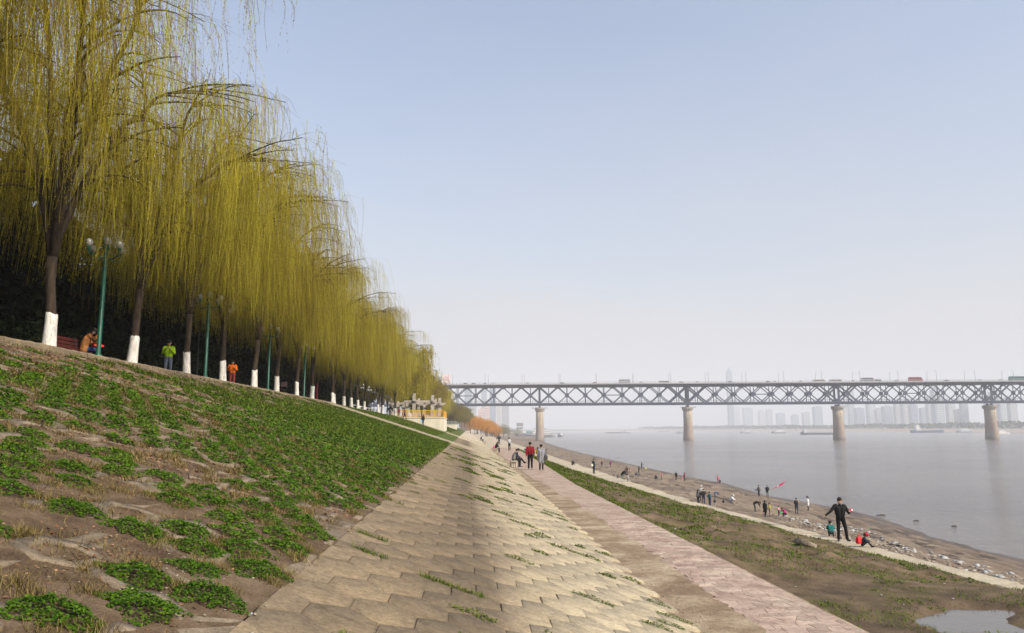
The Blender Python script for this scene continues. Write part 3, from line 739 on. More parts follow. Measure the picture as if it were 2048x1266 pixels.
# ------------------------------------------------------------------ dark evergreens and shrubs of the park behind
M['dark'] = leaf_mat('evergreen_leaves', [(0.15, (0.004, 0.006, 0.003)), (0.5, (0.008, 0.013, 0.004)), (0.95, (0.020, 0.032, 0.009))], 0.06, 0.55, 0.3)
def leaf_cloud(seed, blobs, n, size, flat=0.5):
    """leaf-sized faces spread through several ellipsoids"""
    r = np.random.default_rng(seed); w = np.array([b[3] * b[4] * b[5] for b in blobs]) ** 0.75; w /= w.sum()
    which = r.choice(len(blobs), n, p=w); B = np.array(blobs)[which]
    d = r.normal(size=(n, 3)); d /= np.linalg.norm(d, axis=1, keepdims=True); rad = r.random(n) ** 0.28
    c = B[:, :3] + d * rad[:, None] * B[:, 3:6] * (1 + 0.18 * r.normal(size=(n, 1)))
    nrm = d * 0.8 + r.normal(size=(n, 3)) * 0.7 + np.array([0, 0, flat]); nrm /= np.linalg.norm(nrm, axis=1, keepdims=True)
    a = np.cross(nrm, r.normal(size=(n, 3))); a /= np.linalg.norm(a, axis=1, keepdims=True) + 1e-9; b = np.cross(nrm, a)
    s = (size * r.uniform(0.6, 1.4, n))[:, None]
    v = np.stack([c - a * s, c + b * s * 0.55, c + a * s, c - b * s * 0.55], 1).reshape(-1, 3)
    return v, np.arange(n * 4).reshape(-1, 4), r.random(n)
def evergreen_proto(seed, H=11, R=4.2, n=9000):
    r = random.Random(seed); bl = []
    for k in range(16):
        z = r.uniform(0.32, 0.9) * H; q = R * (1.0 - 0.75 * abs(z / H - 0.5)); a = r.uniform(0, 2 * PI); d = q * r.uniform(0.25, 0.75)
        bl.append((math.cos(a) * d, math.sin(a) * d, z, r.uniform(1.2, 2.2), r.uniform(1.2, 2.2), r.uniform(0.9, 1.7)))
    v, f, rv = leaf_cloud(seed, bl, n, 0.24); tr = MB()
    tr.tube([(0, 0, -.1), (0.1, 0, 1.5), (0.0, 0.1, H * .45), (0.1, 0, H * .8)], [0.25, 0.2, 0.15, 0.05], 7)
    for b in bl[:8]: tr.tube([(0, 0.05, b[2] * .6), (b[0] * .6, b[1] * .6, b[2] * .85), b[:3]], [0.09, 0.06, 0.02], 5)
    return tr.mesh('trunk', M['bark'], True), np_mesh('crown', v, f, [M['dark']], rv)
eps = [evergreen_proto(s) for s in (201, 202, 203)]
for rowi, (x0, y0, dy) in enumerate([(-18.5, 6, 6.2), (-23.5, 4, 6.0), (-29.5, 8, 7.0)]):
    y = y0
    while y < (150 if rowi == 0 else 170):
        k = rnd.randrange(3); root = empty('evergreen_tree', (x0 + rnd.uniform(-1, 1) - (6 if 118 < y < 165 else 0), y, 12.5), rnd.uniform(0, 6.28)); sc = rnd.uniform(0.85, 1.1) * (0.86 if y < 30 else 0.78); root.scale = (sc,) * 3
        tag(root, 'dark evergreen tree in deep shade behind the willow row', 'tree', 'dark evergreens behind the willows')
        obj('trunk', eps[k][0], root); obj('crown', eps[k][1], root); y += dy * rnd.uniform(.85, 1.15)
def shrub_proto(seed):
    r = random.Random(seed); bl = [(r.uniform(-.9, .9), r.uniform(-1.4, 1.4), r.uniform(.4, 1.2), .8, .9, .6) for _ in range(7)]
    v, f, rv = leaf_cloud(seed, bl, 2600, 0.085); st = MB()
    for b in bl: st.tube([(0, 0, 0), (b[0] * .5, b[1] * .5, b[2] * .6), b[:3]], [.03, .02, .01], 4)
    return st.mesh('stems', M['bark']), np_mesh('foliage', v, f, [M['dark']], rv)
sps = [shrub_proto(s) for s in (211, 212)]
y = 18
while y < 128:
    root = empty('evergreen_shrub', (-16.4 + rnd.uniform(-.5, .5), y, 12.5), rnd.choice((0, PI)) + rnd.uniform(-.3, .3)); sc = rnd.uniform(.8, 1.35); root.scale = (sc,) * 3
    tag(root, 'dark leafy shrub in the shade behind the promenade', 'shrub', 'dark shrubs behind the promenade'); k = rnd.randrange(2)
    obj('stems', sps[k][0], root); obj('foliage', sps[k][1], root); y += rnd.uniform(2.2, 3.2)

# ------------------------------------------------------------------ orange-twigged trees, far grey-green trees
def upright_proto(seed, mat, H=11.5, R=4.0, n=1300, w=0.06, leafn=10, leaf=0.30):
    r = np.random.default_rng(seed); tr = MB(); stems = []
    tr.tube([(0, 0, -.2), (.05, 0, 1.2), (0, .05, 2.4)], [.28, .22, .2], 7)
    for i in range(7):
        a = r.uniform(0, 2 * PI); d = r.uniform(.3, .8) * R
        tr.tube([(0, 0, 2.0 + .1 * i), (math.sin(a) * d * .35, math.cos(a) * d * .35, 4.0), (math.sin(a) * d * .8, math.cos(a) * d * .8, H * .6), (math.sin(a) * d, math.cos(a) * d, H * .85)], [.13, .09, .05, .02], 5)
    d = r.normal(size=(n, 3)); d /= np.linalg.norm(d, axis=1, keepdims=True); q = r.random(n)[:, None] ** .4
    c = np.array([0, 0, H * .58]) + d * q * np.array([R, R, H * .40])
    k = 5; t = np.linspace(0, 1, k)[None, :, None]; dirs = np.stack([d[:, 0] * .5, d[:, 1] * .5, np.full(n, .8)], -1) + r.normal(0, .25, (n, 3))
    L = r.uniform(.8, 2.0, (n, 1, 1)); paths = c[:, None, :] + (dirs[:, None, :]) * t * L - np.array([0, 0, 1.0]) * t * t * L * .5
    v1, f1, r1 = ribbons(paths, w, r); v2, f2, r2 = leaves_on(paths, leafn, leaf, r, .25)
    rv = r.random(n) * .8
    return tr.mesh('trunk', M['bark'], True), np_mesh('crown', np.concatenate([v1, v2]), np.concatenate([f1, f2 + len(v1)]), [mat], np.concatenate([rv[r1], rv[r2]]))
ops = [upright_proto(s, M['orange']) for s in (221, 222)]
for i in range(15):
    f_ = i / 14; x, y = 2.6 + 20.5 * f_ + rnd.uniform(-1.2, 1.2), 425 + 175 * f_ + rnd.uniform(-9, 9); k = i % 2
    root = empty('orange_tree', (x, y, gz(x, y) - .05), rnd.uniform(0, 6.28)); sc = rnd.uniform(.85, 1.02) * (1.0 if i > 1 else .86); root.scale = (sc * 1.1, sc * 1.1, sc)
    tag(root, 'bare orange-twigged tree in the clump at the end of the lower promenade', 'tree', 'orange trees in the distant clump')
    obj('trunk', ops[k][0], root); obj('crown', ops[k][1], root)
gps = [upright_proto(231, M['withy3'], 13, 5.5, 800, .1, 8, .5)]
for i in range(16):
    x, y = 34 + 9 * (i % 4) + rnd.uniform(-4, 4), 800 + 45 * i + rnd.uniform(-15, 15)
    root = empty('bank_tree', (x - 4, y, gz(x, y) - .3), rnd.uniform(0, 6.28)); root.scale = (1.2, 1.2, rnd.uniform(.8, 1.15))
    tag(root, 'grey-green tree fading into the haze beyond the orange trees', 'tree', 'hazy trees on the far left bank')
    obj('trunk', gps[0][0], root); obj('crown', gps[0][1], root)

# ------------------------------------------------------------------ clover, grass, litter on the grid slope
M['clover'] = leaf_mat('clover_leaves', [(0.15, (0.020, 0.052, 0.005)), (0.5, (0.054, 0.120, 0.008)), (0.85, (0.105, 0.185, 0.014)), (0.99, (0.18, 0.23, 0.03))], 0.22, 0.55, 0.5)
M['dry'] = leaf_mat('dry_grass_blades', [(0.1, (0.09, 0.065, 0.022)), (0.5, (0.17, 0.13, 0.042)), (0.9, (0.30, 0.23, 0.10))], 0.15, 0.8, 1.2)
M['litter'] = leaf_mat('fallen_leaves', [(0.1, (0.10, 0.045, 0.022)), (0.5, (0.19, 0.095, 0.05)), (0.9, (0.34, 0.21, 0.12))], 0.0, 0.8, 1.5)
M['turf'] = leaf_mat('turf_blades', [(0.1, (0.035, 0.06, 0.010)), (0.5, (0.085, 0.13, 0.014)), (0.9, (0.17, 0.20, 0.03))], 0.2, 0.7, 0.6)
def facets(c, size, nrm, r, wid=0.8):
    n = len(c); a = np.cross(nrm, r.normal(size=(n, 3))); a /= np.linalg.norm(a, axis=1, keepdims=True) + 1e-9; b = np.cross(nrm, a)
    s = (size * r.uniform(.65, 1.35, n))[:, None]
    v = np.stack([c - a * s, c + b * s * wid, c + a * s, c - b * s * wid], 1).reshape(-1, 3)
    return v, np.arange(n * 4).reshape(-1, 4)
def blades(c, h, lean, r, w=0.006):
    n = len(c); a = r.uniform(0, 2 * PI, n); o = np.stack([np.cos(a), np.sin(a), np.zeros(n)], -1); sd = np.stack([-np.sin(a), np.cos(a), np.zeros(n)], -1) * (w * r.uniform(.7, 1.4, n))[:, None]
    hh = (h * r.uniform(.5, 1.3, n))[:, None]; tip = c + o * hh * lean * r.uniform(.5, 1.2, (n, 1)) + np.array([0, 0, 1]) * hh * (1 - .45 * lean)
    v = np.stack([c - sd, c + sd, tip + sd * .25, tip - sd * .25], 1)
    return v.reshape(-1, 3), np.arange(n * 4).reshape(-1, 4)
SN = np.array([SA, 0, CA])
def on_slope(x, y, off): return np.stack([x + SN[0] * off, y + 0 * x, 8.6 - .325 * x + SN[2] * off], -1)
cl, dr, li, gb = [], [], [], []
r = np.random.default_rng(77)
for cx, cy in gc:
    if not seen(cx, cy): continue
    n0 = float(fbm(cx * .55 + 3, cy * .42, 51, 4)); n1 = float(fbm(cx * 1.7, cy * 1.7, 53, 2)); u = (cx + 12) / 10.6
    g = (n0 - .5) * 1.3 + (r.random() - .5) * .80 + 0.55 - (max(0, 0.48 - u) * 1.6) + min(.28, max(0, (cy - 14) / 90)) + (.06 if u > .7 else 0) 
    d = math.hypot(cx, cy)
    if g > 0.38:
        full = min(1, (g - .38) * 2.6 + .6); m = int((1500 if d < 7 else 760 if d < 11 else 220 if d < 18 else 64 if d < 30 else 15) * full)
        sz = 0.0095 if d < 7 else .0125 if d < 11 else .021 if d < 18 else .036 if d < 30 else .06
        a = r.uniform(0, 2 * PI, m); q = np.sqrt(r.random(m)); ax_, ay_ = (.14 + .08 * full, .135 + .09 * full) if d < 26 else (.2, .22)
        sx_, sy_ = r.uniform(-.05, .05, 2); k1 = r.uniform(0, 6)
        q = q * (1 + .20 * np.sin(3 * a + k1) + .14 * np.sin(7 * a + 2 * k1))
        px, py = cx + sx_ + np.cos(a) * q * ax_, cy + sy_ + np.sin(a) * q * ay_
        off = (.012 + (.07 * full) * (1 - np.clip(q, 0, 1) ** 2) * (.35 + 1.1 * vnoise(px * 14, py * 14, 7)) * r.uniform(.5, 1.15, m))
        nn = SN + r.normal(0, .42, (m, 3)); cl.append((on_slope(px, py, off), np.full(m, sz), nn))
    if d > 14 and g > .2:
        mb_ = int((34 if d < 26 else 34 if d < 40 else 22) * (1.2 if g > .38 else .6)); gb.append((on_slope(cx + r.uniform(-.25, .25, mb_), cy + r.uniform(-.28, .28, mb_), np.zeros(mb_)), np.full(mb_, .10 if d < 26 else .14), d))
    nd = int((180 if d < 9 else 90 if d < 16 else 22 if d < 30 else 10) * (1.0 if 0.15 < g < .62 else .35) * r.uniform(.3, 1.5))
    if nd: dr.append((on_slope(cx + r.normal(0, .19, nd), cy + r.normal(0, .19, nd), r.uniform(-.015, .0, nd)), np.full(nd, .07 if d < 16 else .10), d))
    if d < 20 and r.random() < .75:
        for _t in range(2):
            a_ = r.uniform(0, 6.28); mt = int(150 if d < 9 else 70); dr.append((on_slope(cx + math.cos(a_) * .24 + r.normal(0, .05, mt), cy + math.sin(a_) * .26 + r.normal(0, .06, mt), np.zeros(mt)), np.full(mt, .085), d))
    nl_ = int((70 if d < 9 else 36 if d < 16 else 10 if d < 30 else 4) * (1.6 if u < .35 else 1.0) * (1.3 if g < .4 else .5))
    li.append((on_slope(cx + r.uniform(-.26, .26, nl_), cy + r.uniform(-.3, .3, nl_), r.uniform(-.008, .012, nl_)), np.full(nl_, .016 if d < 9 else .026 if d < 16 else .045), SN + r.normal(0, .25, (nl_, 3))))
def joinf(parts, wid=.8):
    c = np.concatenate([p[0] for p in parts]); s = np.concatenate([p[1] for p in parts]); n = np.concatenate([p[2] for p in parts]); n /= np.linalg.norm(n, axis=1, keepdims=True)
    v, f = facets(c, s, n, r, wid); return v, f
v, f = joinf(cl, .85); o = obj('clover', np_mesh('clover', v, f, [M['clover']], r.random(len(f)))); o['kind'] = 'stuff'
c = np.concatenate([p[0] for p in dr]); s = np.concatenate([p[1] for p in dr]); wd = np.concatenate([np.full(len(p[0]), .0022 if p[2] < 9 else .004 if p[2] < 16 else .009) for p in dr])
v, f = blades(c, s, .8, r, wd); o = obj('dry_grass', np_mesh('dry_grass', v, f, [M['dry']], r.random(len(f)))); o['kind'] = 'stuff'
c = np.concatenate([p[0] for p in gb]); s = np.concatenate([p[1] for p in gb]); wd = np.concatenate([np.full(len(p[0]), .009 if p[2] < 26 else .018 if p[2] < 40 else .03) for p in gb])
v, f = blades(c, s, .8, r, wd); o = obj('slope_grass', np_mesh('slope_grass', v, f, [M['turf']], r.random(len(f)))); o['kind'] = 'stuff'
v, f = joinf(li, .6); o = obj('leaf_litter', np_mesh('leaf_litter', v, f, [M['litter']], r.random(len(f)))); o['kind'] = 'stuff'
# turf between the stairs and the terrace, and beyond it
n = 16000; x = r.uniform(-11.8, -3.2, n); yv = r.uniform(69.5, 122, n); keep = fbm(x * .4, yv * .25, 61, 3) > .38; x, yv = x[keep], yv[keep]
v, f = blades(on_slope(x, yv, 0), .16, .7, r, .035); n2 = 9000; x2 = r.uniform(-11, -3.5, n2); y2 = r.uniform(160, 330, n2); v2, f2 = blades(on_slope(x2, y2, 0), .3, .7, r, .09)
o = obj('slope_turf', np_mesh('slope_turf', np.concatenate([v, v2]), np.concatenate([f, f2 + len(v)]), [M['turf']], r.random(len(f) + len(f2)))); o['kind'] = 'stuff'
# weeds rooted in the joints of the paving
wx = [(-.62, 5.3, 'd', .22), (-.15, 8.0, 'g', .35), (.05, 7.1, 'c', .22), (.75, 7.25, 'c', .05), (-.05, 6.2, 'c', .03)]
wx += [(r.uniform(.7, 2.8), r.uniform(9, 16), 'c', r.uniform(.10, .3)) for _ in range(16)] + [(r.uniform(-.2, 2.7), r.uniform(16, 34), 'c', r.uniform(.12, .34)) for _ in range(34)] + [(r.uniform(-1.2, 2.6), r.uniform(34, 62), 'c', r.uniform(.15, .5)) for _ in range(34)] + [(-1.2 + r.uniform(-.2, .5), r.uniform(6, 40), 'd', r.uniform(.08, .2)) for _ in range(22)]
W_, D_ = [], []
for x, yv, k, L in wx:
    d = math.hypot(x, yv); m = int((900 if d < 12 else 520 if d < 25 else 260) * L); t_ = r.uniform(-1, 1, m) * L
    px, py = x + t_ * .9 + r.normal(0, .02, m), yv - t_ * .14 + r.normal(0, .022 + .05 * L, m)
    if k == 'c': W_.append((on_slope(px, py, r.uniform(.0, .05, m) * (1 - np.abs(t_) / (L + .01) * .6)), np.full(m, .011 if d < 12 else .018 if d < 25 else .034), SN + r.normal(0, .5, (m, 3))))
    else: D_.append((on_slope(px, py, np.zeros(m)), k))
v, f = joinf(W_); o = obj('joint_weeds', np_mesh('joint_weeds', v, f, [M['turf']], r.random(len(f)))); o['kind'] = 'stuff'
c = np.concatenate([p[0] for p in D_]); v, f = blades(c, .06, .7, r, .0035); o = obj('joint_grass', np_mesh('joint_grass', v, f, [M['turf'], M['dry']], r.random(len(f)))); o['kind'] = 'stuff'
# rough grass on the river terrace
def terrace_pts(n, y0, y1):
    y = y0 + (y1 - y0) * r.random(n) ** 1.35; t = r.random(n); x = prom_r(y) + .02 + (strip_l(y) - prom_r(y) - .05) * t; return x, y
x, yv = terrace_pts(150000, 7, 104); dn = fbm(x * .8, yv * .55, 91, 4) * .6 + fbm(x * 2.6, yv * 1.9, 93, 3) * .4 + .16 * np.exp(-(x - prom_r(yv)) * 1.6)
ok = (dn > .545) & (pud_field(x, yv) > 1.12); x, yv = x[ok], yv[ok]; zv = terrace_z(x, yv); sc = np.clip(yv / 16, .7, 4)
v, f = blades(np.stack([x, yv, zv - .01], -1), .085 * sc ** .55, .85, r, .0085 * sc); o = obj('terrace_grass', np_mesh('terrace_grass', v, f, [M['turf']], r.random(len(f)))); o['kind'] = 'stuff'
x, yv = terrace_pts(46000, 7, 100); ok = (fbm(x * .8 + 9, yv * .6, 95, 4) > .46) & (pud_field(x, yv) > 1.15); x, yv = x[ok], yv[ok]; sc = np.clip(yv / 16, .7, 4)
v, f = blades(np.stack([x, yv, terrace_z(x, yv) - .01], -1), .05 * sc ** .5, .95, r, .006 * sc); o = obj('terrace_dead_grass', np_mesh('terrace_dead_grass', v, f, [M['dry']], r.random(len(f)))); o['kind'] = 'stuff'

# leafy rosettes and bright tufts on the terrace
n = 420; x, yv = terrace_pts(n, 8, 70); ok = pud_field(x, yv) > 1.2; x, yv = x[ok], yv[ok]; R_ = []
for a, b in zip(x, yv):
    m = 46 if b < 25 else 26; s_ = r.uniform(.08, .26); q = np.sqrt(r.random(m)); an = r.uniform(0, 6.28, m); px, py = a + np.cos(an) * q * s_ * 1.6, b + np.sin(an) * q * s_
    R_.append((np.stack([px, py, terrace_z(px, py) + .015 + .06 * (1 - q) * r.random(m)], -1), np.full(m, .022 if b < 20 else .04), np.array([0, 0, 1.0]) + r.normal(0, .5, (m, 3))))
v, f = joinf(R_, .5); o = obj('terrace_weeds', np_mesh('terrace_weeds', v, f, [M['turf']], r.random(len(f)))); o['kind'] = 'stuff'

# ------------------------------------------------------------------ the two-deck truss bridge
BR = empty('truss_bridge', (62.86, 672.95, 0), -math.radians(5.54))
tag(BR, 'long two-deck steel truss bridge on round stone piers across the river', 'bridge')
BMAT = BR.matrix_basis.copy()
def bpt(u, v, z): return Matrix.Translation((62.86, 672.95, 0)) @ Matrix.Rotation(-math.radians(5.54), 4, 'Z') @ Vector((u, v, z))
BANG = -math.radians(5.54)
M['steel'] = paint(lin(58, 64, 86), 0.55, 0.3, 0.12, 0.6)
M['steel2'] = paint(lin(80, 86, 104), 0.6, 0.3, 0.12, 0.6)
M['deckc'] = paint(lin(158, 158, 160), 0.8, 0.2, 0.1, 0.5)
M['road'] = paint((0.09, 0.09, 0.095), 0.9, 0.1, 0.15, 1)
def pier_mat():
    t = NT('pier_granite'); sx = t.n('SeparateXYZ'); t.l(t.pos(), sx.inputs[0])
    z = t.math('ADD', t.math('MULTIPLY', sx.outputs['Z'], 1 / 30.0), t.math('MULTIPLY', t.math('SUBTRACT', t.noise(0.25, 4, 0.6, t.pos((1, 1, .25))), 0.5), 0.3))
    c = t.ramp(z, [(0.0, (0.19, 0.15, 0.125)), (0.12, (0.34, 0.28, 0.23)), (0.35, (0.33, 0.25, 0.21)), (0.55, (0.40, 0.335, 0.25)), (0.85, (0.42, 0.36, 0.28)), (0.95, (0.33, 0.30, 0.27))])
    wv = t.n('TexWave', wave_type='BANDS', bands_direction='Z'); wv.inputs['Scale'].default_value = 0.33; wv.inputs['Distortion'].default_value = 0.4; t.l(t.pos(), wv.inputs['Vector'])
    c = t.mix(0.5, c, t.ramp(wv.outputs['Fac'], [(0.0, (0.6, 0.6, 0.6)), (0.18, (1.05, 1.05, 1.05))]), 'MULTIPLY')
    c = t.mix(0.7, c, t.ramp(t.noise(0.9, 5, 0.7, t.pos((1, 1, .2))), [(0.3, (0.65, 0.63, 0.62)), (0.7, (1.25, 1.22, 1.2))]), 'MULTIPLY')
    return t.fin(c, 0.9, 0.15)
M['pier'] = pier_mat()
U0, U1 = -192, 480; ZB, ZT, VT = 32.0, 47.3, 5.0
def stad(w, L, z, n=10):
    pts = []
    for i in range(n + 1):
        a = PI * i / n; pts.append((math.cos(a) * w / 2, L / 2 + math.sin(a) * w / 2, z))
    for i in range(n + 1):
        a = PI + PI * i / n; pts.append((math.cos(a) * w / 2, -L / 2 + math.sin(a) * w / 2, z))
    return pts
psh = MB(); psh.loft([stad(w, l, z) for w, l, z in [(8.4, 6.4, -3), (8.0, 6.2, 0.6), (7.0, 5.6, 8), (6.5, 5.1, 18), (6.4, 5.0, 25.2)]])
pcap = MB(); pcap.loft([stad(w, l, z) for w, l, z in [(6.4, 5.0, 25.2), (7.0, 5.2, 25.6), (7.0, 5.2, 26.1), (8.1, 5.8, 27.2), (8.3, 6.0, 27.3), (8.3, 6.0, 28.7), (7.6, 5.6, 28.8)]])
for i in range(14):
    q = stad(8.0, 5.8, 0)[i * 3 % 22]; pcap.box((q[0], q[1] , 26.6), (0.35, 0.35, 1.0))
bear = MB()
for v_ in (-VT, VT): bear.box((0, v_ * .62, 29.5), (2.2, 1.8, 1.5), top=(.6, .6))
insp = MB()
for a in (-1, 1):
    insp.box((a * 5.4, -3.6, 28.3), (3.2, .8, .15)); insp.bar((a * 4.0, -3.6, 28.3), (a * 6.9, -3.6, 29.4), .12); insp.bar((a * 4.0, -3.6, 27.3), (a * 6.9, -3.6, 28.3), .12)
gauge = MB()
for k in range(5): gauge.box((0.3, -5.72, 22.4 - k * 1.3), (0.5 if k % 2 else 0.9, 0.12, 0.55))
pm = (psh.mesh('pier_shaft', M['pier'], True), pcap.mesh('pier_cap', M['pier']), bear.mesh('bearing', M['steel']), insp.mesh('inspection_platform', M['steel']), gauge.mesh('water_gauge', M['steel2']))
for k in range(-1, 4):
    T = Matrix.Translation((128 * k, 0, 0)); p_ = obj('pier', pm[0], BR, T)
    obj('pier_cap', pm[1], p_); obj('bearing', pm[2], p_); obj('inspection_platform', pm[3], p_); obj('water_gauge', pm[4], p_)
for v_ in (-VT, VT):
    m = MB(); m.box(((U0 + U1) / 2, v_, ZB - 0.75), (U1 - U0, 0.7, 1.4)); m.build('lower_chord', M['steel'], BR)
    m = MB(); m.box(((U0 + U1) / 2, v_, ZT - 0.25), (U1 - U0, 0.7, 1.5)); m.build('upper_chord', M['steel'], BR)
m = MB(); m.box(((U0 + U1) / 2, 0, ZB + .35), (U1 - U0, 11.6, 0.7)); m.build('lower_deck', M['steel2'], BR)
m = MB(); m.box(((U0 + U1) / 2, 0, 48.55), (U1 - U0, 20.0, 0.5)); m.build('road_deck', M['road'], BR)
for s in (-1, 1):
    m = MB(); m.box(((U0 + U1) / 2, s * 10.12, 48.75), (U1 - U0, 0.22, 1.0)); m.build('deck_fascia', M['deckc'], BR)
    m = MB()
    m.box(((U0 + U1) / 2, s * 10.0, 50.42), (U1 - U0, 0.12, 0.12)); m.box(((U0 + U1) / 2, s * 10.0, 49.9), (U1 - U0, 0.08, 0.08))
    for k in range(int((U1 - U0) / 2)): m.box((U0 + 2 * k, s * 10.0, 49.8), (0.16 if k % 2 else .28, 0.16, 1.2))
    m.build('parapet_railing', M['deckc'], BR)
    m = MB(); m.box(((U0 + U1) / 2, s * 6.2, 34.3), (U1 - U0, 0.09, 0.09))
    for k in range(int((U1 - U0) / 2)): m.box((U0 + 2 * k, s * 6.2, 33.6 + (.45 if k % 2 else 0)), (0.13, 0.13, 1.8 + (.9 if k % 2 else 0)))
    m.build('railway_fence', M['steel2'], BR)
m = MB()
for k in range(int((U1 - U0) / 8)):
    m.box((U0 + 8 * k, 0, 47.6), (0.5, 19.2, 1.3)); m.box((U0 + 8 * k, 0, 31.7), (0.5, 10, 1.0))
m.build('cross_beams', M['steel'], BR)['kind'] = 'stuff'
def diag(mb, a, b, w):
    mb.bar(a, b, 0.6, w)
dg = []
for s in (1, -1):
    for heavy in (0.75, 1.25):
        m = MB(); diag(m, (-8, 0, ZB + .3), (8, 0, ZT - .7), heavy) if s > 0 else diag(m, (-8, 0, ZT - .7), (8, 0, ZB + .3), heavy); dg.append(m.mesh('diagonal', M['steel']))
m = MB(); m.box((0, 0, 39.4), (0.55, 0.5, 14.2)); vm = m.mesh('vertical_post', M['steel'])
m = MB()
for a in (-.55, .55): m.box((a, 0, 39.4), (0.7, 0.62, 14.4))
m.box((0, 0, 39.4), (.7, .2, 13.8)); vh = m.mesh('pier_post', M['steel'])
m = MB(); m.loft([[(math.cos(a) * 1.75, y_, 39.45 + math.sin(a) * 1.75) for a in np.linspace(PI / 8, 2 * PI + PI / 8, 9)[:-1]] for y_ in (-.36, .36)][::-1]); gm = m.mesh('gusset_plate', M['steel'])
m = MB(); m.loft([[(-3.0, y_, ZT - .3), (-1.6, y_, ZT - 1.9), (1.6, y_, ZT - 1.9), (3.0, y_, ZT - .3)] for y_ in (-.37, .37)]); gt = m.mesh('chord_gusset', M['steel'])
k = 0
for u in range(U0, U1, 16):
    for v_ in (-VT, VT):
        hv = 1 if (u % 128 in (0, 112)) else 0
        obj('diagonal', dg[0 + hv], BR, Matrix.Translation((u + 8, v_, 0))); obj('diagonal', dg[2 + hv], BR, Matrix.Translation((u + 8, v_, 0)))
        obj('vertical_post', vm, BR, Matrix.Translation((u + 8, v_, 0))); obj('gusset_plate', gm, BR, Matrix.Translation((u + 8, v_, 0)))
        obj('chord_gusset', gt, BR, Matrix.Translation((u, v_, 0)))
        if u % 128 == 0: obj('pier_post', vh, BR, Matrix.Translation((u, v_, 0)))
m = MB()
for u in range(U0, U1, 128):
    for v_ in (-VT, VT): m.box((u, v_, 39.4), (16, .3, .35))
m.build('stay_bars', M['steel'], BR)
# street lamps along both sides of the road deck
M['lampgrey'] = paint(lin(150, 150, 158), 0.5, 0.3, 0.05, 2)
m = MB(); m.tube([(0, 0, 0), (0, 0, 7.0), (0, .1, 8.6), (0, .8, 9.4), (0, 1.6, 9.5)], [.17, .13, .11, .09, .08], 6); lpole = m.mesh('lamp_pole', M['lampgrey'])
m = MB(); m.box((0, 2.0, 9.5), (.35, 1.1, .22)); m.box((0, .55, 7.2), (.3, .9, .18)); lhead = m.mesh('lamp_head', M['lampgrey'])
for k in range(-4, 15):
    for s in (-1, 1):
        u = 17 + k * 32.0 + (0 if s < 0 else 1.5)
        if u < -80 or u > 470: continue
        root = empty('bridge_lamp', bpt(u, s * 9.6, 48.8), BANG + (0 if s < 0 else PI)); tag(root, 'slim grey street lamp on the bridge road deck', 'street lamp', 'street lamps along the bridge')
        obj('lamp_pole', lpole, root); obj('lamp_head', lhead, root)

# ------------------------------------------------------------------ traffic on the bridge
M['glassd'] = paint((0.02, 0.023, 0.03), 0.12, 0.6, 0.1, 2); M['tyre'] = paint((0.02, 0.02, 0.02), 0.9, 0.1)
def bus(u, v_, L, H, cols, label, deck2=False, face=1):
    root = empty('double_decker_bus' if deck2 else 'bus', bpt(u, v_, 48.8), BANG + (0 if face > 0 else PI)); tag(root, label, 'bus', 'buses crossing the bridge')
    W_ = 2.5; m = MB()
    prof = [(-L / 2, .45), (L / 2 - .15, .45), (L / 2, 1.1), (L / 2 - .25, H * .62), (L / 2 - .7 - (.5 if deck2 else 0), H - .12), (L / 2 - 1.2, H), (-L / 2 + .25, H), (-L / 2, H - .3)]
    m.loft([[(x, -W_ / 2, z) for x, z in prof], [(x, W_ / 2, z) for x, z in prof]]); m.build('body', paint(cols[0], .4), root)
    bands = [(H * .30, H * .50), (H * .66, H * .88)] if deck2 else [(H * .46, H * .80)]
    for a, b in bands:
        m = MB(); m.box((-.25, 0, (a + b) / 2), (L - 1.6, W_ + .04, b - a)); m.build('window_band', M['glassd'], root)
    m = MB(); m.box((0, 0, H * (.16 if deck2 else .24)), (L * .86, W_ + .05, H * .14)); m.build('side_stripe', paint(cols[1], .4), root)
    m = MB(); m.box((-.4, 0, H + .06), (L * .8, W_ * .8, .18)); m.build('roof_unit', paint(cols[2], .5), root)
    for x in (-L * .3, L * .32):
        for y_ in (-1.05, 1.05):
            m = MB(); m.lathe([(.48, -.16), (.5, 0), (.48, .16)], 10); o = m.build('wheel', M['tyre'], root); o.matrix_local = Matrix.Translation((x, y_, .5)) @ Matrix.Rotation(PI / 2, 4, 'X')
wht = (0.70, 0.70, 0.70)
bus(74, -4.5, 11.4, 4.1, (wht, (.05, .06, .10), (.12, .12, .15)), 'white double-decker coach with dark window bands, alone left of the second pier', True)
bus(109, 2.5, 10.0, 3.2, ((.62, .66, .62), (.12, .35, .20), (.5, .5, .5)), 'white single-deck bus with a green lower stripe near the second pier')
bus(241.5, -1.5, 10.6, 3.0, ((.62, .58, .54), (.40, .33, .28), (.16, .10, .08)), 'pale bus with brown roof just left of the third pier')
bus(255.5, -2.0, 10.6, 3.0, ((.60, .58, .56), (.35, .32, .30), (.14, .09, .09)), 'pale bus with brown roof directly over the third pier')
bus(281.5, -4.5, 11.0, 3.9, ((.42, .40, .42), (.55, .52, .50), (.14, .07, .10)), 'tall grey bus with maroon roof leading a smaller grey bus', True)
bus(291.5, 1.5, 8.4, 3.0, ((.40, .46, .45), (.20, .26, .27), (.2, .22, .23)), 'grey-teal bus following the tall maroon-roofed bus')
bus(322, -4.0, 11.2, 4.1, ((.34, .06, .07), (.45, .34, .12), (.22, .17, .06)), 'red and yellow double-decker bus between the third and fourth piers', True)
bus(407, -4.0, 13.0, 4.2, ((.10, .22, .20), (.06, .13, .13), (.06, .12, .12)), 'dark green bus at the right edge of the bridge', True)
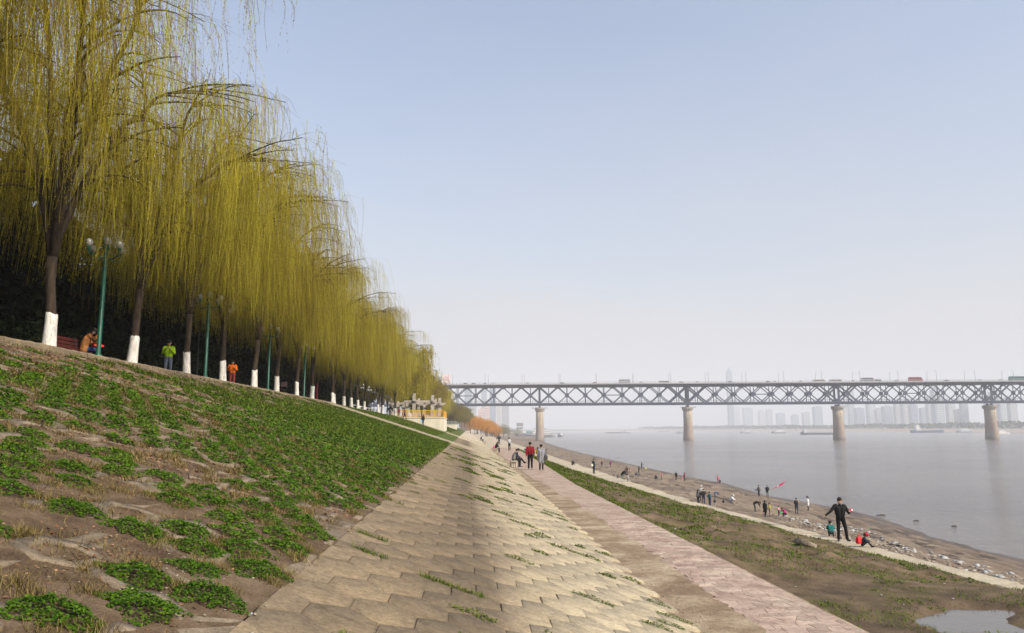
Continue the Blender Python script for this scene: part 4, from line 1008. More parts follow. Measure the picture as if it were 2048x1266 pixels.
def car(u, v_, col, label, face=1):
    root = empty('car', bpt(u, v_, 48.8), BANG + (0 if face > 0 else PI)); tag(root, label, 'car', 'cars crossing the bridge')
    m = MB(); pr = [(-2.2, .35), (2.2, .35), (2.25, .75), (1.3, .95), (-1.9, 1.0), (-2.25, .8)]; m.loft([[(x, -.85, z) for x, z in pr], [(x, .85, z) for x, z in pr]]); m.build('body', paint(col, .35), root)
    m = MB(); pr = [(1.0, .95), (.35, 1.48), (-1.1, 1.5), (-1.75, 1.0)]; m.loft([[(x, -.74, z) for x, z in pr], [(x, .74, z) for x, z in pr]]); m.build('cabin', M['glassd'], root)
    for x in (-1.4, 1.4):
        for y_ in (-.75, .75):
            m = MB(); m.lathe([(.3, -.1), (.32, 0), (.3, .1)], 8); o = m.build('wheel', M['tyre'], root); o.matrix_local = Matrix.Translation((x, y_, .33)) @ Matrix.Rotation(PI / 2, 4, 'X')
for u, v_, c, l in [(-64, -8, (.02, .02, .025), 'black car at the left end of the bridge'), (-57, -8, (.10, .11, .13), 'dark grey car behind the black car at the left end of the bridge'), (-47, -8, (.5, .5, .52), 'silver car third from the left end of the bridge'), (-10, -8, (.62, .62, .62), 'white car just left of the first pier'),
                    (20, -8, (.06, .06, .07), 'dark car right of the first pier'), (48, -8, (.40, .10, .08), 'reddish car between first pier and white coach'), (88, -8, (.55, .55, .55), 'silver car right behind the white double-decker coach'), (122, -8, (.30, .31, .33), 'grey car just left of the second pier'), (136, -8, (.65, .65, .65), 'white car just right of the second pier'),
                    (164, -8, (.07, .07, .09), 'dark car a quarter past the second pier'), (196, -8, (.10, .10, .12), 'dark car midway between second and third piers'), (202, -8, (.7, .7, .7), 'white car behind the dark car midway between second and third piers'), (224, -8, (.6, .6, .6), 'pale car before the pair of brown-roofed buses'), (268, -8, (.68, .68, .68), 'white car between the brown-roofed and maroon-roofed buses'),
                    (304, -8, (.5, .5, .5), 'silver car left of the red double-decker bus'), (346, -8, (.12, .12, .14), 'dark car behind the red double-decker bus'), (374, -8, (.72, .72, .72), 'white car short of the fourth pier'), (391, -8, (.66, .66, .66), 'white car over the fourth pier')]:
    car(u, v_, c, l)

# ------------------------------------------------------------------ boats
def hull(mb, L, Wd, H, bow=.16, sheer=.35):
    secs = []
    for i in range(11):
        t = i / 10; x = -L / 2 + L * t; w = Wd / 2 * (min(1, (1 - t) / bow) ** .6 if t > 1 - bow else (1 if t > .08 else .8)) + .02; z = H + sheer * H * max(0, (t - .65) / .35) ** 2 + .12 * H * max(0, (.15 - t) / .15)
        secs.append([(x, -w * .7, -.6), (x, w * .7, -.6), (x, w, z), (x, -w, z)])
    mb.loft(secs)
def boat(x, y, L, Wd, H, heading, hullc, tiers, label, mast=0, cabc=(.66, .68, .68), cargo=None, cat='boat', name='boat'):
    root = empty(name, (x, y, 0.02), heading); tag(root, label, cat, 'boats on the river')
    m = MB(); hull(m, L, Wd, H); m.build('hull', paint(hullc, .6, vary=.15, scale=.5), root)
    z = H * .98
    for cx, l, h, w in tiers:
        m = MB(); m.box((cx * L, 0, z + h / 2), (l * L, Wd * w, h)); m.box((cx * L, 0, z + h + .06), (l * L + .6, Wd * w + .5, .14)); d = m.build('deckhouse', paint(cabc, .5, vary=.06, scale=.5), root)
        m = MB(); n = max(2, int(l * L / 2.6))
        for k in range(n):
            xx = cx * L - l * L / 2 + (k + .5) * l * L / n; m.box((xx, 0, z + h * .58), (l * L / n * .62, Wd * w + .08, h * .38))
        m.build('windows', M['glassd'], d); z += h + .14
    if cargo:
        m = MB(); m.box((cargo[0] * L, 0, H + cargo[2] / 2), (cargo[1] * L, Wd * .8, cargo[2]), top=(.9, .6)); m.build('cargo', paint(cargo[3], .9), root)
    if mast:
        m = MB(); m.tube([(tiers[0][0] * L if tiers else 0, 0, z), (tiers[0][0] * L if tiers else 0, 0, z + mast)], [.18, .1], 5); m.bar(((tiers[0][0] if tiers else 0) * L, -1, z + mast * .7), ((tiers[0][0] if tiers else 0) * L, 1, z + mast * .7), .12); m.build('mast', M['lampgrey'], root)
boat(368, 1880, 62, 11, 1.6, .04, (.10, .12, .16), [(.32, .20, 3.0, .8), (.33, .13, 2.6, .7)], 'low loaded barge with white wheelhouse, left of the second pier', 2, cargo=(-.12, .5, .9, (.16, .14, .13)))
boat(640, 2500, 40, 9, 2.0, .1, (.20, .23, .28), [(.1, .4, 3.0, .8)], 'faint distant vessel between the first two piers', 2)
boat(462, 1660, 21, 7, 2.2, -.2, (.14, .17, .22), [(.0, .62, 2.6, .85), (.05, .36, 2.4, .7)], 'small dark-hulled ferry just right of the second pier', 2.5)
boat(640, 1960, 12, 4, 1.2, .1, (.2, .2, .22), [(.0, .5, 2.0, .8)], 'tiny launch between the small ferry and the white-decked ferries')
boat(584, 1600, 24, 8, 1.8, .1, (.18, .2, .25), [(.0, .78, 2.6, .9), (.1, .4, 2.3, .7)], 'white-decked ferry left of the wider ferry, mid river', 2)
boat(690, 1830, 19, 5, 1.2, .1, (.45, .45, .45), [(.1, .45, 1.8, .8)], 'low white launch between the two white-decked ferries')
boat(632, 1545, 31, 9, 2.0, .1, (.15, .17, .2), [(.0, .8, 2.6, .9), (.0, .5, 2.4, .75)], 'wider flat-roofed ferry with two poles, mid river', 4)
boat(548, 1190, 56, 11, 2.9, PI + .05, (.13, .14, .18), [(.36, .12, 2.6, .7), (.37, .08, 2.4, .5)], 'long grey cargo barge passing behind the third pier', 3, cargo=(-.15, .62, .7, (.22, .2, .2)), name='cargo_barge')
boat(905, 1480, 66, 13, 4.6, .02, (.05, .10, .20), [(-.32, .16, 4.6, .8), (-.34, .11, 3.8, .7), (-.34, .08, 2.4, .6)], 'blue cargo ship with white bridge house at its stern, left of the fourth pier', 5, cabc=(.74, .74, .73), name='cargo_ship')
boat(1000, 1510, 34, 9, 2.4, .0, (.16, .24, .33), [(.0, .7, 2.8, .85), (.0, .5, 2.4, .7)], 'pale blue moored boat behind the fourth pier', 2)
boat(783, 1095, 23, 7, 2.0, .08, (.72, .72, .70), [(-.08, .55, 2.2, .8), (-.12, .34, 2.0, .65)], 'white motor yacht just right of the fourth pier', 2, cabc=(.78, .78, .77), name='yacht')
boat(1105, 1520, 48, 10, 2.4, .0, (.08, .11, .16), [(-.2, .2, 3.2, .8), (.25, .14, 2.2, .8)], 'dark moored barge with white cabins at the right edge', 2)
boat(1060, 1700, 40, 9, 2.4, .0, (.10, .13, .18), [(.1, .4, 2.8, .8)], 'dark moored vessel before the far bank, right of the blue cargo ship', 2)
# passenger ship and pontoons at the left bank
boat(101, 1015, 34, 12, 3.4, -.12, (.34, .36, .40), [(-.06, .80, 2.6, .92), (-.10, .68, 2.5, .85), (-.14, .55, 2.4, .75)], 'three-decked white passenger ship moored behind the first pier', 3, cabc=(.74, .74, .73), cat='ship', name='passenger_ship')
boat(122, 1035, 16, 7, 2.4, -.5, (.30, .32, .36), [(.0, .5, 2.2, .8)], 'small grey tug at the bow of the passenger ship', 2)
boat(88, 1075, 46, 10, 2.0, .1, (.16, .20, .26), [(.0, .5, 3.0, .9)], 'blue-grey landing pontoon left of the first pier', 0, cabc=(.30, .36, .42), cat='pontoon', name='pontoon')
boat(106, 1230, 30, 12, 2.0, .0, (.2, .26, .28), [(.0, .86, 5.5, .95)], 'floating landing stage with teal sides and pitched roof', 7, cabc=(.20, .42, .40), cat='pontoon', name='landing_stage')
gw = empty('gangway', (62, 960, 0)); tag(gw, 'long grey gangway from the left bank down to the pontoon', 'gangway')
m = MB(); m.bar((-16, -40, 5.0), (22, 70, 2.4), 3.2, .5); m.build('walkway', M['steel2'], gw)
m = MB()
for s in (-1.5, 1.5): m.bar((-16 + s, -40, 6.2), (22 + s, 70, 3.6), .15)
for k in range(12): t = k / 11; m.bar((-16 + 38 * t + 1.5, -40 + 110 * t, 5 - 2.6 * t), (-16 + 38 * t + 1.5, -40 + 110 * t, 6.2 - 2.6 * t), .15)
m.build('handrails', M['steel'], gw)
tw = empty('signal_tower', (84, 1245, 2)); tag(tw, 'square grey signal tower standing on the far left shore', 'tower'); m = MB(); m.box((0, 0, 9), (10, 8, 18)); m.box((0, 0, 18.4), (12, 10, .8)); m.build('shaft', paint((.42, .44, .46), .8, scale=.3), tw); m = MB(); m.box((0, 0, 15), (10.2, 8.2, 1.6)); m.box((0, 0, 10), (10.2, 8.2, 1.2)); m.build('windows', M['glassd'], tw)
for i, (x, y, l, h) in enumerate([(60, 1330, 40, 6), (95, 1420, 60, 8), (50, 1180, 26, 5)]):
    b = empty('shore_shed', (x, y, gz(x, y) - 1), .1); tag(b, ['low pale shed beyond the gangway, nearest of three', 'long low shed beside the signal tower', 'small pale shed above the gangway head'][i], 'shed', 'sheds on the far left shore')
    m = MB(); m.box((0, 0, h / 2), (l, 14, h)); m.build('wall', paint((.58, .56, .54), .8, scale=.3), b); m = MB(); m.loft([[(-l / 2 - .5, -7.6, h), (-l / 2 - .5, 0, h + 2.4), (-l / 2 - .5, 7.6, h)], [(l / 2 + .5, -7.6, h), (l / 2 + .5, 0, h + 2.4), (l / 2 + .5, 7.6, h)]]); m.build('roof', paint((.35, .37, .40), .7), b)

# ------------------------------------------------------------------ skyline
def tower(x, y, w, d, h, col, label, group, z0=8.0, style=0, crown=0, sc=1.0, rz=0.0, name='tower_block'):
    root = empty(name, (x, y, z0), rz); tag(root, label, 'building', group)
    m = MB(); m.box((0, 0, h / 2), (w, d, h)); m.build('wall', paint(col, .8, vary=.05, scale=.05), root)
    fl = max(6.0 * sc, h / 26); n = int(h / fl); m = MB()
    if style == 2:      # bright projecting balcony decks
        for k in range(1, n): m.box((0, -d / 2 - .9, k * fl), (w * .62, 1.8, fl * .42))
        m.build('balconies', paint((.60, .59, .57), .8, vary=.05), root)
    elif style == 1:    # vertical strips of glazing
        q = max(3, int(w / 7))
        for k in range(q): m.box((-w / 2 + (k + .5) * w / q, 0, h * .5), (w / q * .42, d + .5, h * .9))
        m.build('window_strips', paint(tuple(c * .78 for c in col), .4, vary=.1), root)
    else:
        for k in range(1, n): m.box((0, 0, k * fl), (w * .9, d + .5, fl * .38)); m.box((0, 0, k * fl + .003), (w + .5, d * .85, fl * .37))
        m.build('window_bands', paint(tuple(c * .75 for c in col), .4, vary=.1), root)
    m = MB()
    if crown == 1: m.box((0, 0, h + h * .04), (w * .55, d * .55, h * .08)); m.box((0, 0, h * 1.1), (w * .06, w * .06, h * .06))
    elif crown == 2: m.loft([[(-w / 2, -d / 2, h), (w / 2, -d / 2, h), (w / 2, d / 2, h), (-w / 2, d / 2, h)], [(-w * .06, -d * .06, h * 1.12), (w * .06, -d * .06, h * 1.12), (w * .06, d * .06, h * 1.12), (-w * .06, d * .06, h * 1.12)]])
    else: m.box((w * .1, 0, h + 1.6), (w * .4, d * .4, 3.2))
    m.build('roof', paint(tuple(c * .8 for c in col), .8), root); return root
def at(px, y): return (px - 935) / 1536.0 * y * 1.0 + 0.0005 * 0 * y      # lateral metres at range y for a picture column (setting out only)
pal = [(.24, .28, .34), (.32, .34, .38), (.20, .25, .32), (.36, .36, .37), (.27, .29, .33), (.17, .21, .29)]
SK = [ # column, y, width px, roof row, style, crown, note
    (1466, 3600, 11, 744, 1, 2, 'very tall faint tower rising above the bridge deck'),
    (1476, 3900, 16, 812, 0, 0, 'faint slab block left of the third pier'), (1502, 3700, 18, 815, 1, 0, 'faint broad block below the very tall tower'), (1530, 3600, 14, 822, 0, 1, 'faint block with small roof house right of the very tall tower'), (1546, 3500, 12, 818, 1, 0, 'faint narrow block in the gap left of the third pier'), (1570, 3300, 16, 826, 0, 0, 'hazy low block far left of the third pier'), (1598, 3000, 13, 830, 0, 1, 'hazy block with roof house left of the third pier'), (1622, 2900, 14, 824, 1, 0, 'hazy strip-windowed block left of the third pier'), (1648, 2800, 17, 812, 0, 0, 'hazy wide block touching the third pier'),
    (1707, 2700, 19, 808, 1, 0, 'hazy broad block right of the third pier'), (1718, 2500, 12, 772, 1, 0, 'tall slim tower showing through the truss right of the third pier'), (1736, 2450, 18, 815, 0, 0, 'blue-grey block below the truss right of the slim tower'), (1757, 2400, 16, 806, 2, 0, 'block with pale balconies under the truss, mid span'), (1776, 2350, 15, 818, 0, 1, 'low block with roof house, mid span'), (1795, 2300, 18, 811, 1, 0, 'strip-windowed block, mid span between third and fourth piers'), (1814, 2300, 14, 806, 0, 0, 'grey block right of the strip-windowed one, mid span'), (1832, 2250, 16, 800, 2, 0, 'balconied block under the red bus'), (1851, 2200, 15, 808, 1, 1, 'block with roof house right of the red bus'), (1868, 2150, 14, 815, 0, 0, 'low block above the blue cargo ship'),
    (1884, 2100, 12, 790, 1, 0, 'dark slim tower beside the white-balconied tower'), (1904, 2000, 20, 776, 2, 1, 'tall tower with bright white balcony bands left of the fourth pier'), (1926, 2050, 16, 806, 0, 0, 'hazy block right of the white-balconied tower'), (1944, 2000, 13, 818, 1, 0, 'low strip-windowed block left of the fourth pier'), (1960, 1980, 14, 803, 0, 0, 'block touching the fourth pier from the left'),
    (2008, 1950, 14, 788, 1, 0, 'slim tower right of the fourth pier'), (2023, 1900, 15, 780, 2, 1, 'balconied tower right of the fourth pier'), (2041, 1880, 13, 800, 2, 0, 'balconied tower at the right edge'), (2058, 1900, 16, 792, 0, 0, 'grey tower cut by the right edge')]
for i, (px, y, wp, top, st, cr, lab) in enumerate(SK):
    y = y * (1.33 if i else 1.0)
    hor = 859 - (px - 935) * .00436; w = wp / 1536 * y * .94; h = (hor - top) / 1536 * y * .975 + 2.0
    tower(at(px, y), y + i % 3 * 7, w, w * .8, h, pal[i % 6], lab, 'hazy towers of the far bank', 9.0, st, cr)
for i, (px, y, wp, top, st, cr, c, lab) in enumerate([(936, 2100, 15, 775, 1, 0, (.30, .36, .44), 'blue-grey tower behind the left end of the truss'), (968, 2300, 11, 768, 0, 0, (.34, .39, .46), 'slim tower showing through the second truss panel'), (985, 2200, 13, 766, 1, 0, (.26, .33, .43), 'bluest tower, tallest through the left truss'), (962, 1900, 12, 818, 0, 0, (.58, .44, .42), 'low pinkish block left of the blue tower'), (974, 1950, 10, 812, 0, 1, (.60, .46, .44), 'second pinkish block touching the blue tower'), (997, 2100, 9, 806, 0, 0, (.48, .48, .48), 'pale block right of the blue tower'), (1010, 2000, 15, 806, 0, 0, (.36, .38, .42), 'striped grey tower left of the first pier'), (948, 2000, 10, 808, 1, 0, (.44, .46, .49), 'grey block behind the pavilion roof'), (908, 1500, 14, 785, 0, 0, (.46, .47, .47), 'pale tower half hidden by the last willows')]):
    w = wp / 1536 * y * .95; h = (859 - top) / 1536 * y * .975 + 2; tower(at(px, y), y, w, w * .8, h, c, lab, 'hazy towers of the left bank', 8.0, st, cr)
# tower with square sign box
sg = empty('sign_tower', (-24.6, 900, 9)); tag(sg, 'white stepped tower with a square framed sign on top above the willows', 'building')
m = MB(); m.box((0, 0, 24), (8.2, 8, 48)); m.box((7.5, 2, 19), (8, 10, 38)); m.build('wall', paint((.68, .66, .63), .8, scale=.2), sg)
m = MB()
for k in range(8): m.box((0, 0, 6 + k * 5.2), (8.5, 8.3, 1.7)); m.box((7.5, 2, 5 + k * 4.4), (8.3, 10.3, 1.5))
m.build('window_bands', paint((.22, .27, .30), .4), sg)
m = MB(); m.lathe([(4.6, 0), (5.2, 3.4)], 12, (0, 0, 50.2)); m.build('lantern_band', paint((.24, .30, .38), .4), sg); m = MB(); m.box((0, 0, 49), (9.4, 9.4, .9)); m.box((0, 0, 54), (9.6, 9.6, .8)); m.build('cornice', paint((.70, .68, .66), .8), sg)
m = MB(); m.box((0, 0, 59.6), (9.4, 9.4, 9.6)); sb = m.build('sign_box', paint((.76, .58, .53), .7), sg)
m = MB()
for a, b, c, d in [(-1.7, 59.6, .45, 4.4), (1.7, 59.6, .45, 4.4), (0, 61.6, 3.9, .45), (0, 57.6, 3.9, .45), (0, 59.6, 2.4, .35), (.2, 58.6, .4, 1.8)]: m.box((a, -4.78, b), (c, .16, d))
m.build('emblem', paint((.30, .26, .25), .7), sb)
# pavilion with upturned eaves
pv_ = empty('pavilion', (-2.6, 800, 9)); tag(pv_, 'dark pavilion roof with upturned eaves above the pale willows', 'pavilion'); M['rooft'] = paint((.075, .08, .085), .7, scale=.8)
def eave(mb, w, d, z, h, top=.35):
    n = 8; lo, hi = [], []
    for sx, sy in ((-1, -1), (1, -1), (1, 1), (-1, 1)):
        lo.append((sx * w / 2, sy * d / 2, z + 1.1)); nx, ny = {(-1, -1): (1, -1), (1, -1): (1, 1), (1, 1): (-1, 1), (-1, 1): (-1, -1)}[(sx, sy)]
        for t in (.2, .5, .8): lo.append(((sx + (nx - sx) * t) * w / 2 * .97, (sy + (ny - sy) * t) * d / 2 * .97, z + (.1 if t == .5 else .35)))
    mid = [(x * .68, y * .68, z + h * .38 + .1) for x, y, q in lo]; hi = [(x * top, y * top * .5, z + h) for x, y, q in lo]
    mb.loft([lo, mid, hi])
m = MB(); m.box((0, 0, 6), (11, 10, 12)); m.box((0, 0, 16.4), (8.6, 8, 8)); m.build('body', paint((.16, .10, .08), .8), pv_)
m = MB(); eave(m, 16, 14, 11.8, 3.4, .55); m.build('lower_roof', M['rooft'], pv_)
m = MB(); eave(m, 14, 12, 19.6, 4.2); m.build('upper_roof', M['rooft'], pv_); m = MB(); m.bar((-2.6, 0, 24.0), (2.6, 0, 24.0), .5, .7); m.box((-2.6, 0, 24.6), (.4, .5, 1.2)); m.box((2.6, 0, 24.6), (.4, .5, 1.2)); m.build('ridge', M['rooft'], pv_)
# far bank tree belt
n = 7000; fr_ = np.random.default_rng(5); y = fr_.uniform(900, 3900, n); x = bank_r(y) + 52 + fr_.gamma(1.6, 18, n); zz = 9 + fr_.random(n) ** .7 * (7 + 6 * vnoise(y * .012, 0 * y, 3))
v, f = facets(np.stack([x, y, zz], -1), np.full(n, 2.6), fr_.normal(size=(n, 3)) + 1e-3, fr_); o = obj('far_treeline', np_mesh('far_treeline', v, f, [leaf_mat('far_leaves', [(.1, (.03, .04, .02)), (.9, (.09, .10, .05))], 0, .9, .02)], fr_.random(n))); o['kind'] = 'stuff'

# ------------------------------------------------------------------ stairs down the embankment
M['cream'] = speckled('cream_render', [(0.3, (0.62, 0.56, 0.44)), (0.7, (0.74, 0.69, 0.57))], 0.7, bump=0.1, stretch=(1, 1, .3))
def stairs(y0, y1, label, treads=36, curbs=(0.0, 0.5, 1.0), curb_h=0.13):
    root = empty('embankment_stairs', (0, y0, 0)); tag(root, label, 'stairs')
    x0, x1 = -12.0, 3.05; n = treads; W_ = y1 - y0
    tm = MB(); tm.box((0, 0, -.14), ((x1 - x0) / n + .02, W_ - .3, .28)); tm = tm.mesh('step', M['grid'])
    for i in range(n):
        x = x0 + (i + .5) * (x1 - x0) / n; o = obj('step', tm, root); o.location = (x, W_ / 2, 8.6 - .325 * (x0 + (i + .4) * (x1 - x0) / n) - .07)
    for c in curbs:
        m = MB(); y = .12 + c * (W_ - .24); k = 13; secs = []
        for i in range(k):
            x = x0 + (x1 - x0) * i / (k - 1); z = 8.6 - .325 * x; secs.append([(x, y - .16, z - .2), (x, y + .16, z - .2), (x, y + .16, z + curb_h), (x, y - .16, z + curb_h)])
        m.loft(secs); m.build('stair_curb', M['slab'], root)
    return root
stairs(STAIR0, STAIR1, 'near flight of pale concrete stairs with three raised curbs down the embankment')
stairs(122.0, 125.4, 'far flight of concrete stairs just before the yellow railed terrace', 36, (0.0, 1.0), .15)

# ------------------------------------------------------------------ terraces with railings, pergola
M['yellow'] = paint((0.62, 0.34, 0.035), .5, .3, .12, 3); M['greyrail'] = paint((.30, .32, .34), .5, .3, .1, 3)
def terrace_block(x0, x1, y0, y1, zt, label, railm, raill, zb=6.5):
    w = empty('terrace_wall', (0, 0, 0)); tag(w, label, 'wall')
    k = max(2, int((x1 - x0) / 3.3))
    for i in range(k):
        a, b = x0 + (x1 - x0) * i / k, x0 + (x1 - x0) * (i + 1) / k
        m = MB(); m.box(((a + b) / 2, y0 + .2, (zb + zt) / 2), (b - a - .02, .4, zt - zb)); m.build('wall_panel', M['cream'], w)
    m = MB(); m.box((x1 - .2, (y0 + y1) / 2 + .2, (zb + zt) / 2), (.4, y1 - y0 - .4, zt - zb)); m.build('side_wall', M['cream'], w)
    m = MB(); m.box(((x0 + x1) / 2 - .2, (y0 + y1) / 2 + .2, zt - .15), (x1 - x0 - .42, y1 - y0 - .42, .24)); m.build('floor_slab', M['pave'], w)
    m = MB(); m.box(((x0 + x1) / 2, y0 + .15, zt + .07), (x1 - x0 + .2, .5, .14)); m.box((x1 - .15, (y0 + y1) / 2 + .3, zt + .07), (.5, y1 - y0 - .3, .14)); m.build('coping', M['cream'], w)
    r_ = empty('terrace_railing', (0, 0, zt + .14)); tag(r_, raill, 'railing')
    segs = [((x0, y0 + .15), (x1 - .15, y0 + .15)), ((x1 - .15, y0 + .15), (x1 - .15, y1))]
    pm_ = MB(); pm_.box((0, 0, .6), (.18, .18, 1.25)); pm_ = pm_.mesh('post', railm); bm_ = MB(); bm_.box((0, 0, .55), (.085, .085, .85)); bm_ = bm_.mesh('baluster', railm)
    for (ax, ay), (bx_, by) in segs:
        L = math.hypot(bx_ - ax, by - ay); d = Vector((bx_ - ax, by - ay, 0)).normalized()
        m = MB(); m.bar((ax, ay, 1.15), (bx_, by, 1.15), .15, .15); m.build('top_rail', railm, r_); m = MB(); m.bar((ax, ay, .16), (bx_, by, .16), .07, .07); m.build('bottom_rail', railm, r_)
        m = MB(); m.bar((ax, ay, .90), (bx_, by, .90), .05, .05); m.build('middle_rail', railm, r_)
        n = int(L / 1.35)
        for i in range(n + 1): obj('post', pm_, r_).location = (ax + d.x * L * i / n, ay + d.y * L * i / n, 0)
        n = int(L / .27)
        for i in range(n): obj('baluster', bm_, r_).location = (ax + d.x * L * (i + .5) / n, ay + d.y * L * (i + .5) / n, 0)
    return w
terrace_block(-12.2, -4.15, 137.0, 156.0, 12.25, 'cream retaining wall of the near terrace, under the yellow railing', M['yellow'], 'orange-yellow steel railing round the near terrace')
terrace_block(-12.2, -4.3, 300.0, 318.0, 12.1, 'small distant cream retaining wall beyond the yellow railed terrace', M['greyrail'], 'grey railing on the distant second terrace')
M['stone'] = speckled('pergola_stone', [(0.3, (0.30, 0.27, 0.23)), (0.7, (0.50, 0.46, 0.40))], 1.2, bump=0.3, fine=20); M['stoned'] = paint((.10, .095, .09), .8)
pg = empty('stone_pergola', (-9.3, 146.5, 12.25)); tag(pg, 'open stone pergola of square posts and crossing beams on the terrace', 'pergola')
for i, (x, y, h, w) in enumerate([(-3.6, -2.2, 2.9, .55), (-1.9, -2.2, 3.0, .5), (-.6, -2.4, 4.3, .62), (1.3, -2.0, 2.7, .5), (2.8, -2.4, 4.0, .62), (4.1, -1.6, 3.5, .62), (-2.9, 1.6, 2.9, .5), (0, 1.6, 3.6, .5), (3.2, 1.6, 3.5, .5), (-5.0, 0, 2.8, .5)]):
    m = MB(); m.box((x, y, h / 2), (w, w, h), top=(.92, .92)); m.box((x, y, .25), (w + .2, w + .2, .5)); p_ = m.build('post', M['stone'], pg)
    m = MB(); m.box((x, y, h * .70), (w + .12, w + .12, .32)); m.build('collar', M['stoned'], p_)
    m = MB(); m.box((x + .05, y, h + .16), (w * .8, w * .8, .32), top=(.8, .8)); m.build('cap', M['stone'], p_)
for a, b, z, w in [((-5.2, -2.2), (-.9, -2.2), 2.75, .3), ((-2.4, -2.3), (3.4, -2.3), 3.15, .42), ((.2, -2.1), (4.8, -2.1), 2.55, .3), ((4.1, -3.2), (4.1, 2.4), 2.9, .35), ((-.6, -3.2), (-.6, 2.4), 3.4, .35), ((-3.4, 1.6), (4.2, 1.6), 3.0, .35), ((2.8, -3.4), (2.8, 2.4), 3.3, .3), ((3.3, -1.6), (5.2, -1.6), 2.75, .32)]:
    m = MB(); m.bar((a[0], a[1], z), (b[0], b[1], z), w, w); m.build('beam', M['stone'], pg)
# extra pale willows on the bend before the orange clump
for i, (x, y, s) in enumerate([(-7.5, 335, .95), (-6.4, 352, .9), (-5.4, 372, .95), (-4.2, 392, .9), (-3.0, 412, .88), (-1.6, 430, .85), (-9.5, 360, 1.0), (-8.2, 398, 1.0), (-6, 425, .95), (-1.5, 452, .8), (.5, 470, .75)]):
    willow(far_protos[2 if i % 3 else 1], x, y, 11.6, i * 1.3, s, 'pale green willow at the bend between the far terrace and the orange trees', 'pale willows at the bend of the bank', False, i)
fz = far_protos

# ------------------------------------------------------------------ lamp posts, poles, rails under the trees
M['green'] = paint((0.006, 0.085, 0.052), .4, .4, .12, 3); M['dkpole'] = paint((.02, .024, .022), .5, .3); M['globe'] = paint((.34, .35, .34), .15, .6, .1, 3)
m = MB(); m.lathe([(.13, 0), (.13, .25), (.075, .3), (.07, 3.6), (.055, 4.0)], 10); gpole = m.mesh('pole', M['green'], True)
m = MB()
for k in range(4):
    a = k * PI / 2 + .4; m.tube([(0, 0, 3.62), (math.cos(a) * .35, math.sin(a) * .35, 3.52), (math.cos(a) * .62, math.sin(a) * .62, 3.62), (math.cos(a) * .66, math.sin(a) * .66, 3.8)], [.022] * 4, 5)
m.lathe([(.10, 3.9), (.13, 3.98), (.06, 4.02)], 8); garms = m.mesh('arms', M['green'])
m = MB(); m.lathe([(.03, 0), (.085, .02), (.125, .10), (.13, .17), (.10, .25), (.03, .29)], 12); gl = m.mesh('globe', M['globe'], True)
m = MB(); m.lathe([(.06, -.08), (.08, .0), (.05, .02)], 8); gh = m.mesh('holder', M['green'])
for (y, lab) in [(26.6, 'nearest green lamp post with white globes, between the two nearest white trunks'), (37.3, 'second green lamp post, behind the forked willow'), (48.9, 'third green lamp post, between two white trunks'), (59.6, 'fourth green lamp post, beside a red pole')]:
    root = empty('lamp_post', (-12.46, y, 12.5), rnd.uniform(0, 1)); tag(root, lab, 'lamp post', 'green lamp posts along the kerb')
    obj('pole', gpole, root); obj('arms', garms, root)
    for k in range(5):
        a = k * PI / 2 + .4; p = (math.cos(a) * .66, math.sin(a) * .66, 3.85) if k < 4 else (0, 0, 4.05)
        g = obj('globe', gl, root); g.location = p; obj('holder', gh, g)
m = MB(); m.lathe([(.10, 0), (.10, .3), (.05, .35), (.04, 3.3)], 8); dp = m.mesh('pole', M['dkpole']); m = MB(); m.lathe([(.03, 0), (.15, .1), (.16, .2), (.03, .33)], 10); dgl = m.mesh('globe', M['globe'], True)
for i, (x, y) in enumerate([(-13.6, 95.5), (-13.6, 101.5), (-13.6, 107), (-13.6, 113.5), (-13.4, 131), (-13.6, 126)]):
    root = empty('globe_lamp', (x, y, 12.5)); tag(root, ['dark globe lamp behind the white-based willows, nearest of its row', 'second dark globe lamp, over the start of the white rail fence', 'third dark globe lamp, over the end of the white rail fence', 'fourth dark globe lamp, left of a wide white trunk', 'dark globe lamp closest to the pergola', 'dark globe lamp before the dark-clothed pair'][i], 'lamp post', 'dark globe lamps in the park')
    obj('pole', dp, root)
    for p in [(0, 0, 3.35), (-.3, 0, 2.95), (.3, 0, 2.95), (0, -.3, 2.95)]:
        g = obj('globe', dgl, root); g.location = p
for (x, y, h, lab) in [(-14.2, 41.2, 3.0, 'thin dark pole left of the second green lamp post'), (-14.0, 78.0, 5.2, 'tall thin dark pole at the head of the stairs')]:
    m = MB(); m.tube([(0, 0, 0), (0, 0, h)], [.05, .04], 6); m.lathe([(.10, 0), (.10, .25), (.05, .3)], 8); o = m.build('dark_pole', M['dkpole'], None, (x, y, 12.5)); tag(o, lab, 'pole')
M['red'] = paint((.20, .014, .022), .5, .3)
for (y, lab) in [(66.2, 'red pole beside the fourth green lamp post'), (72.2, 'red pole right of the last white trunk before the stairs')]:
    m = MB(); m.tube([(0, 0, 0), (0, 0, 2.0)], [.07, .07], 7); m.lathe([(.13, 0), (.13, .1)], 8); o = m.build('red_pole', M['red'], None, (-13.9, y, 12.5)); tag(o, lab, 'pole')
wf = empty('rail_fence', (-14.2, 97, 12.5)); tag(wf, 'low white rail fence behind the willows beyond the stairs', 'fence')
for z in (.45, .8):
    m = MB(); m.bar((0, 0, z), (0, 34, z), .08, .1); m.build('rail', M['white'], wf)
for k in range(12): m = MB(); m.box((0, k * 3.1, .45), (.1, .1, .9)); m.build('post', M['white'], wf)
